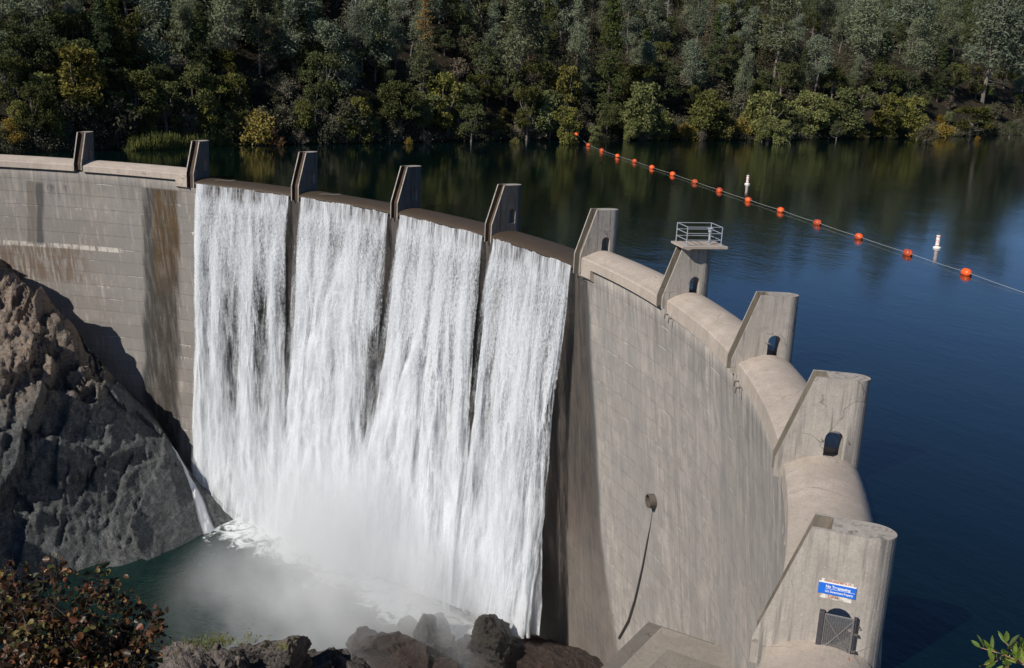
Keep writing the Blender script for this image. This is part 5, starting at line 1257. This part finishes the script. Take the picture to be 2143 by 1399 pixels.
def green_branch():
    rg = np.random.default_rng(23); org_ = along(2230, 1460, 5.6); r_ = empty('green_branch', org_); tag(r_, 'leafy green twig reaching in at the lower right corner', 'branch')
    st = MB(); base_ = along(2240, 1475, 5.6)
    paths = [[(2240, 1475), (2143, 1392), (2100, 1370), (2052, 1356)], [(2143, 1392), (2120, 1366), (2105, 1345)], [(2100, 1370), (2085, 1385), (2050, 1395)], [(2143, 1392), (2140, 1372), (2135, 1350)], [(2120, 1385), (2105, 1400), (2080, 1410)], [(2160, 1405), (2150, 1370), (2150, 1345)]]
    q_ = MB(); LV = []; LT = []; o = 0
    def leaf(p, d, ln, wd, nrm):
        nonlocal o
        d = d/np.linalg.norm(d); s_ = np.cross(nrm, d); s_ /= np.linalg.norm(s_); nn = np.cross(d, s_)
        prof_ = [(0, 0), (0.25, 0.8), (0.5, 1.0), (0.78, 0.7), (1.0, 0)]
        idx = []
        for f, w in prof_:
            c = p+d*ln*f-nn*ln*0.10*f*f
            if w == 0: LV.append(c); idx.append((o, o, o)); o += 1
            else:
                LV.extend([c-s_*wd*0.5*w+nn*wd*0.18*w, c, c+s_*wd*0.5*w+nn*wd*0.18*w]); idx.append((o, o+1, o+2)); o += 3
        for a_, b_ in zip(idx[:-1], idx[1:]):
            for j in (0, 1):
                f = [a_[j], a_[j+1], b_[j+1], b_[j]]; f = [v for i, v in enumerate(f) if v not in f[:i]]
                if len(f) == 3: LT.append(f)
                elif len(f) == 4: LT.append([f[0], f[1], f[2]]); LT.append([f[0], f[2], f[3]])
    for ip, path in enumerate(paths):
        pts = [along(x, y, 5.55+rg.uniform(-0.05, 0.05)) for x, y in path]; st.tube([p-org_ for p in pts], np.linspace(0.0045 if ip == 0 else 0.003, 0.0015, len(pts)), 6, False)
        for i in range(len(pts)-1):
            for f in np.linspace(0.15, 1.0, 5 if ip else 6):
                p = pts[i]*(1-f)+pts[i+1]*f; d = (pts[i+1]-pts[i]); d = d/np.linalg.norm(d)
                dd = d*0.7+rg.normal(size=3)*0.45+np.array([0, 0, 0.55]); nr = np.array([0.1, -0.4, 0.8])+rg.normal(size=3)*0.5
                leaf(p, dd, rg.uniform(0.045, 0.078), rg.uniform(0.016, 0.026), nr)
    st.build('twigs', plain('orange_twig', (0.34, 0.19, 0.09), 0.7), r_, recalc=False)
    cols = [(0.0, (0.10, 0.17, 0.025)), (0.35, (0.15, 0.22, 0.035)), (0.6, (0.22, 0.28, 0.06)), (0.8, (0.10, 0.13, 0.04)), (0.93, (0.30, 0.25, 0.10))]
    me = np_mesh('leaves', np.array(LV)-org_, np.array(LT), near_leaf_mat('green_leaves', cols, 0.35, 0.3), True); obj('leaves', me, r_)
green_branch()
# sprigs of grass on the pale rocks
def tufts():
    rg = np.random.default_rng(9); r_list = []
    for (px, py, n, h) in ((395, 1352, 60, 0.7), (430, 1345, 70, 0.8), (460, 1338, 50, 0.6), (368, 1365, 50, 0.6), (520, 1330, 18, 0.4), (590, 1345, 14, 0.35)):
        c = along(px, py+12, 63); V = []
        for i in range(n):
            p = c+RIGHT*rg.normal()*0.35+FWD*rg.normal()*0.4; t = p+np.array([rg.normal()*0.22, rg.normal()*0.22, h*rg.uniform(0.5, 1.2)]); s_ = RIGHT*0.018
            m_ = (p+t)/2; V += [p-s_, p+s_, t]
            for _ in range(3):
                f = rg.uniform(0.3, 1); q0 = p*(1-f)+t*f; w_ = rg.normal(size=3)*0.07; V += [q0, q0+w_, q0+w_+rg.normal(size=3)*0.05]
        V = np.array(V)-c; me = np_mesh('grass_tuft', V, np.arange(len(V)).reshape(-1, 3), LM['alder'])
        tag(obj('grass_tuft', me, None, c), kind='stuff')
tufts()
# driftwood sticks stranded on the overflow crest
for px, py, lbl in ((470, 379, 'thin driftwood stick lying on the overflow crest right of the second pier from left'), (690, 408, 'thin driftwood twig lying on the overflow crest right of the third pier from left')):
    c = on_z(px, py, 0.16); b = MB(); rg = np.random.default_rng(px)
    a_ = np.array([RIGHT[0], RIGHT[1], 0]); a_ /= np.linalg.norm(a_)
    b.tube([-a_*1.1, -a_*0.4+np.array([0, 0, 0.06]), a_*0.4, a_*1.3+np.array([0, 0, 0.10])], [0.03, 0.04, 0.04, 0.015], 6)
    b.tube([a_*0.3, a_*0.8+np.array([0.1, 0.3, 0.18])], [0.025, 0.01], 5); b.tube([-a_*0.3, -a_*0.9+np.array([0.2, 0.2, 0.16])], [0.025, 0.01], 5)
    tag(obj('driftwood', b.mesh('driftwood', BARK), None, c), lbl, 'driftwood')
# stone left on the crest beside the nearest pier
cst = on_z(1772, 1382, 0.9); bs = bmesh.new(); bmesh.ops.create_icosphere(bs, subdivisions=2, radius=0.09)
for v_ in bs.verts: v_.co = Vector((v_.co.x*1.3, v_.co.y*0.9, v_.co.z*0.7))*(1+0.25*math.sin(v_.co.x*40+v_.co.y*31))
ms = bpy.data.meshes.new('stone'); bs.to_mesh(ms); bs.free(); ms.materials.append(stone_m.m)
tag(obj('stone', ms, None, cst), 'small orange stone lying on the crest below the mesh gate', 'stone')
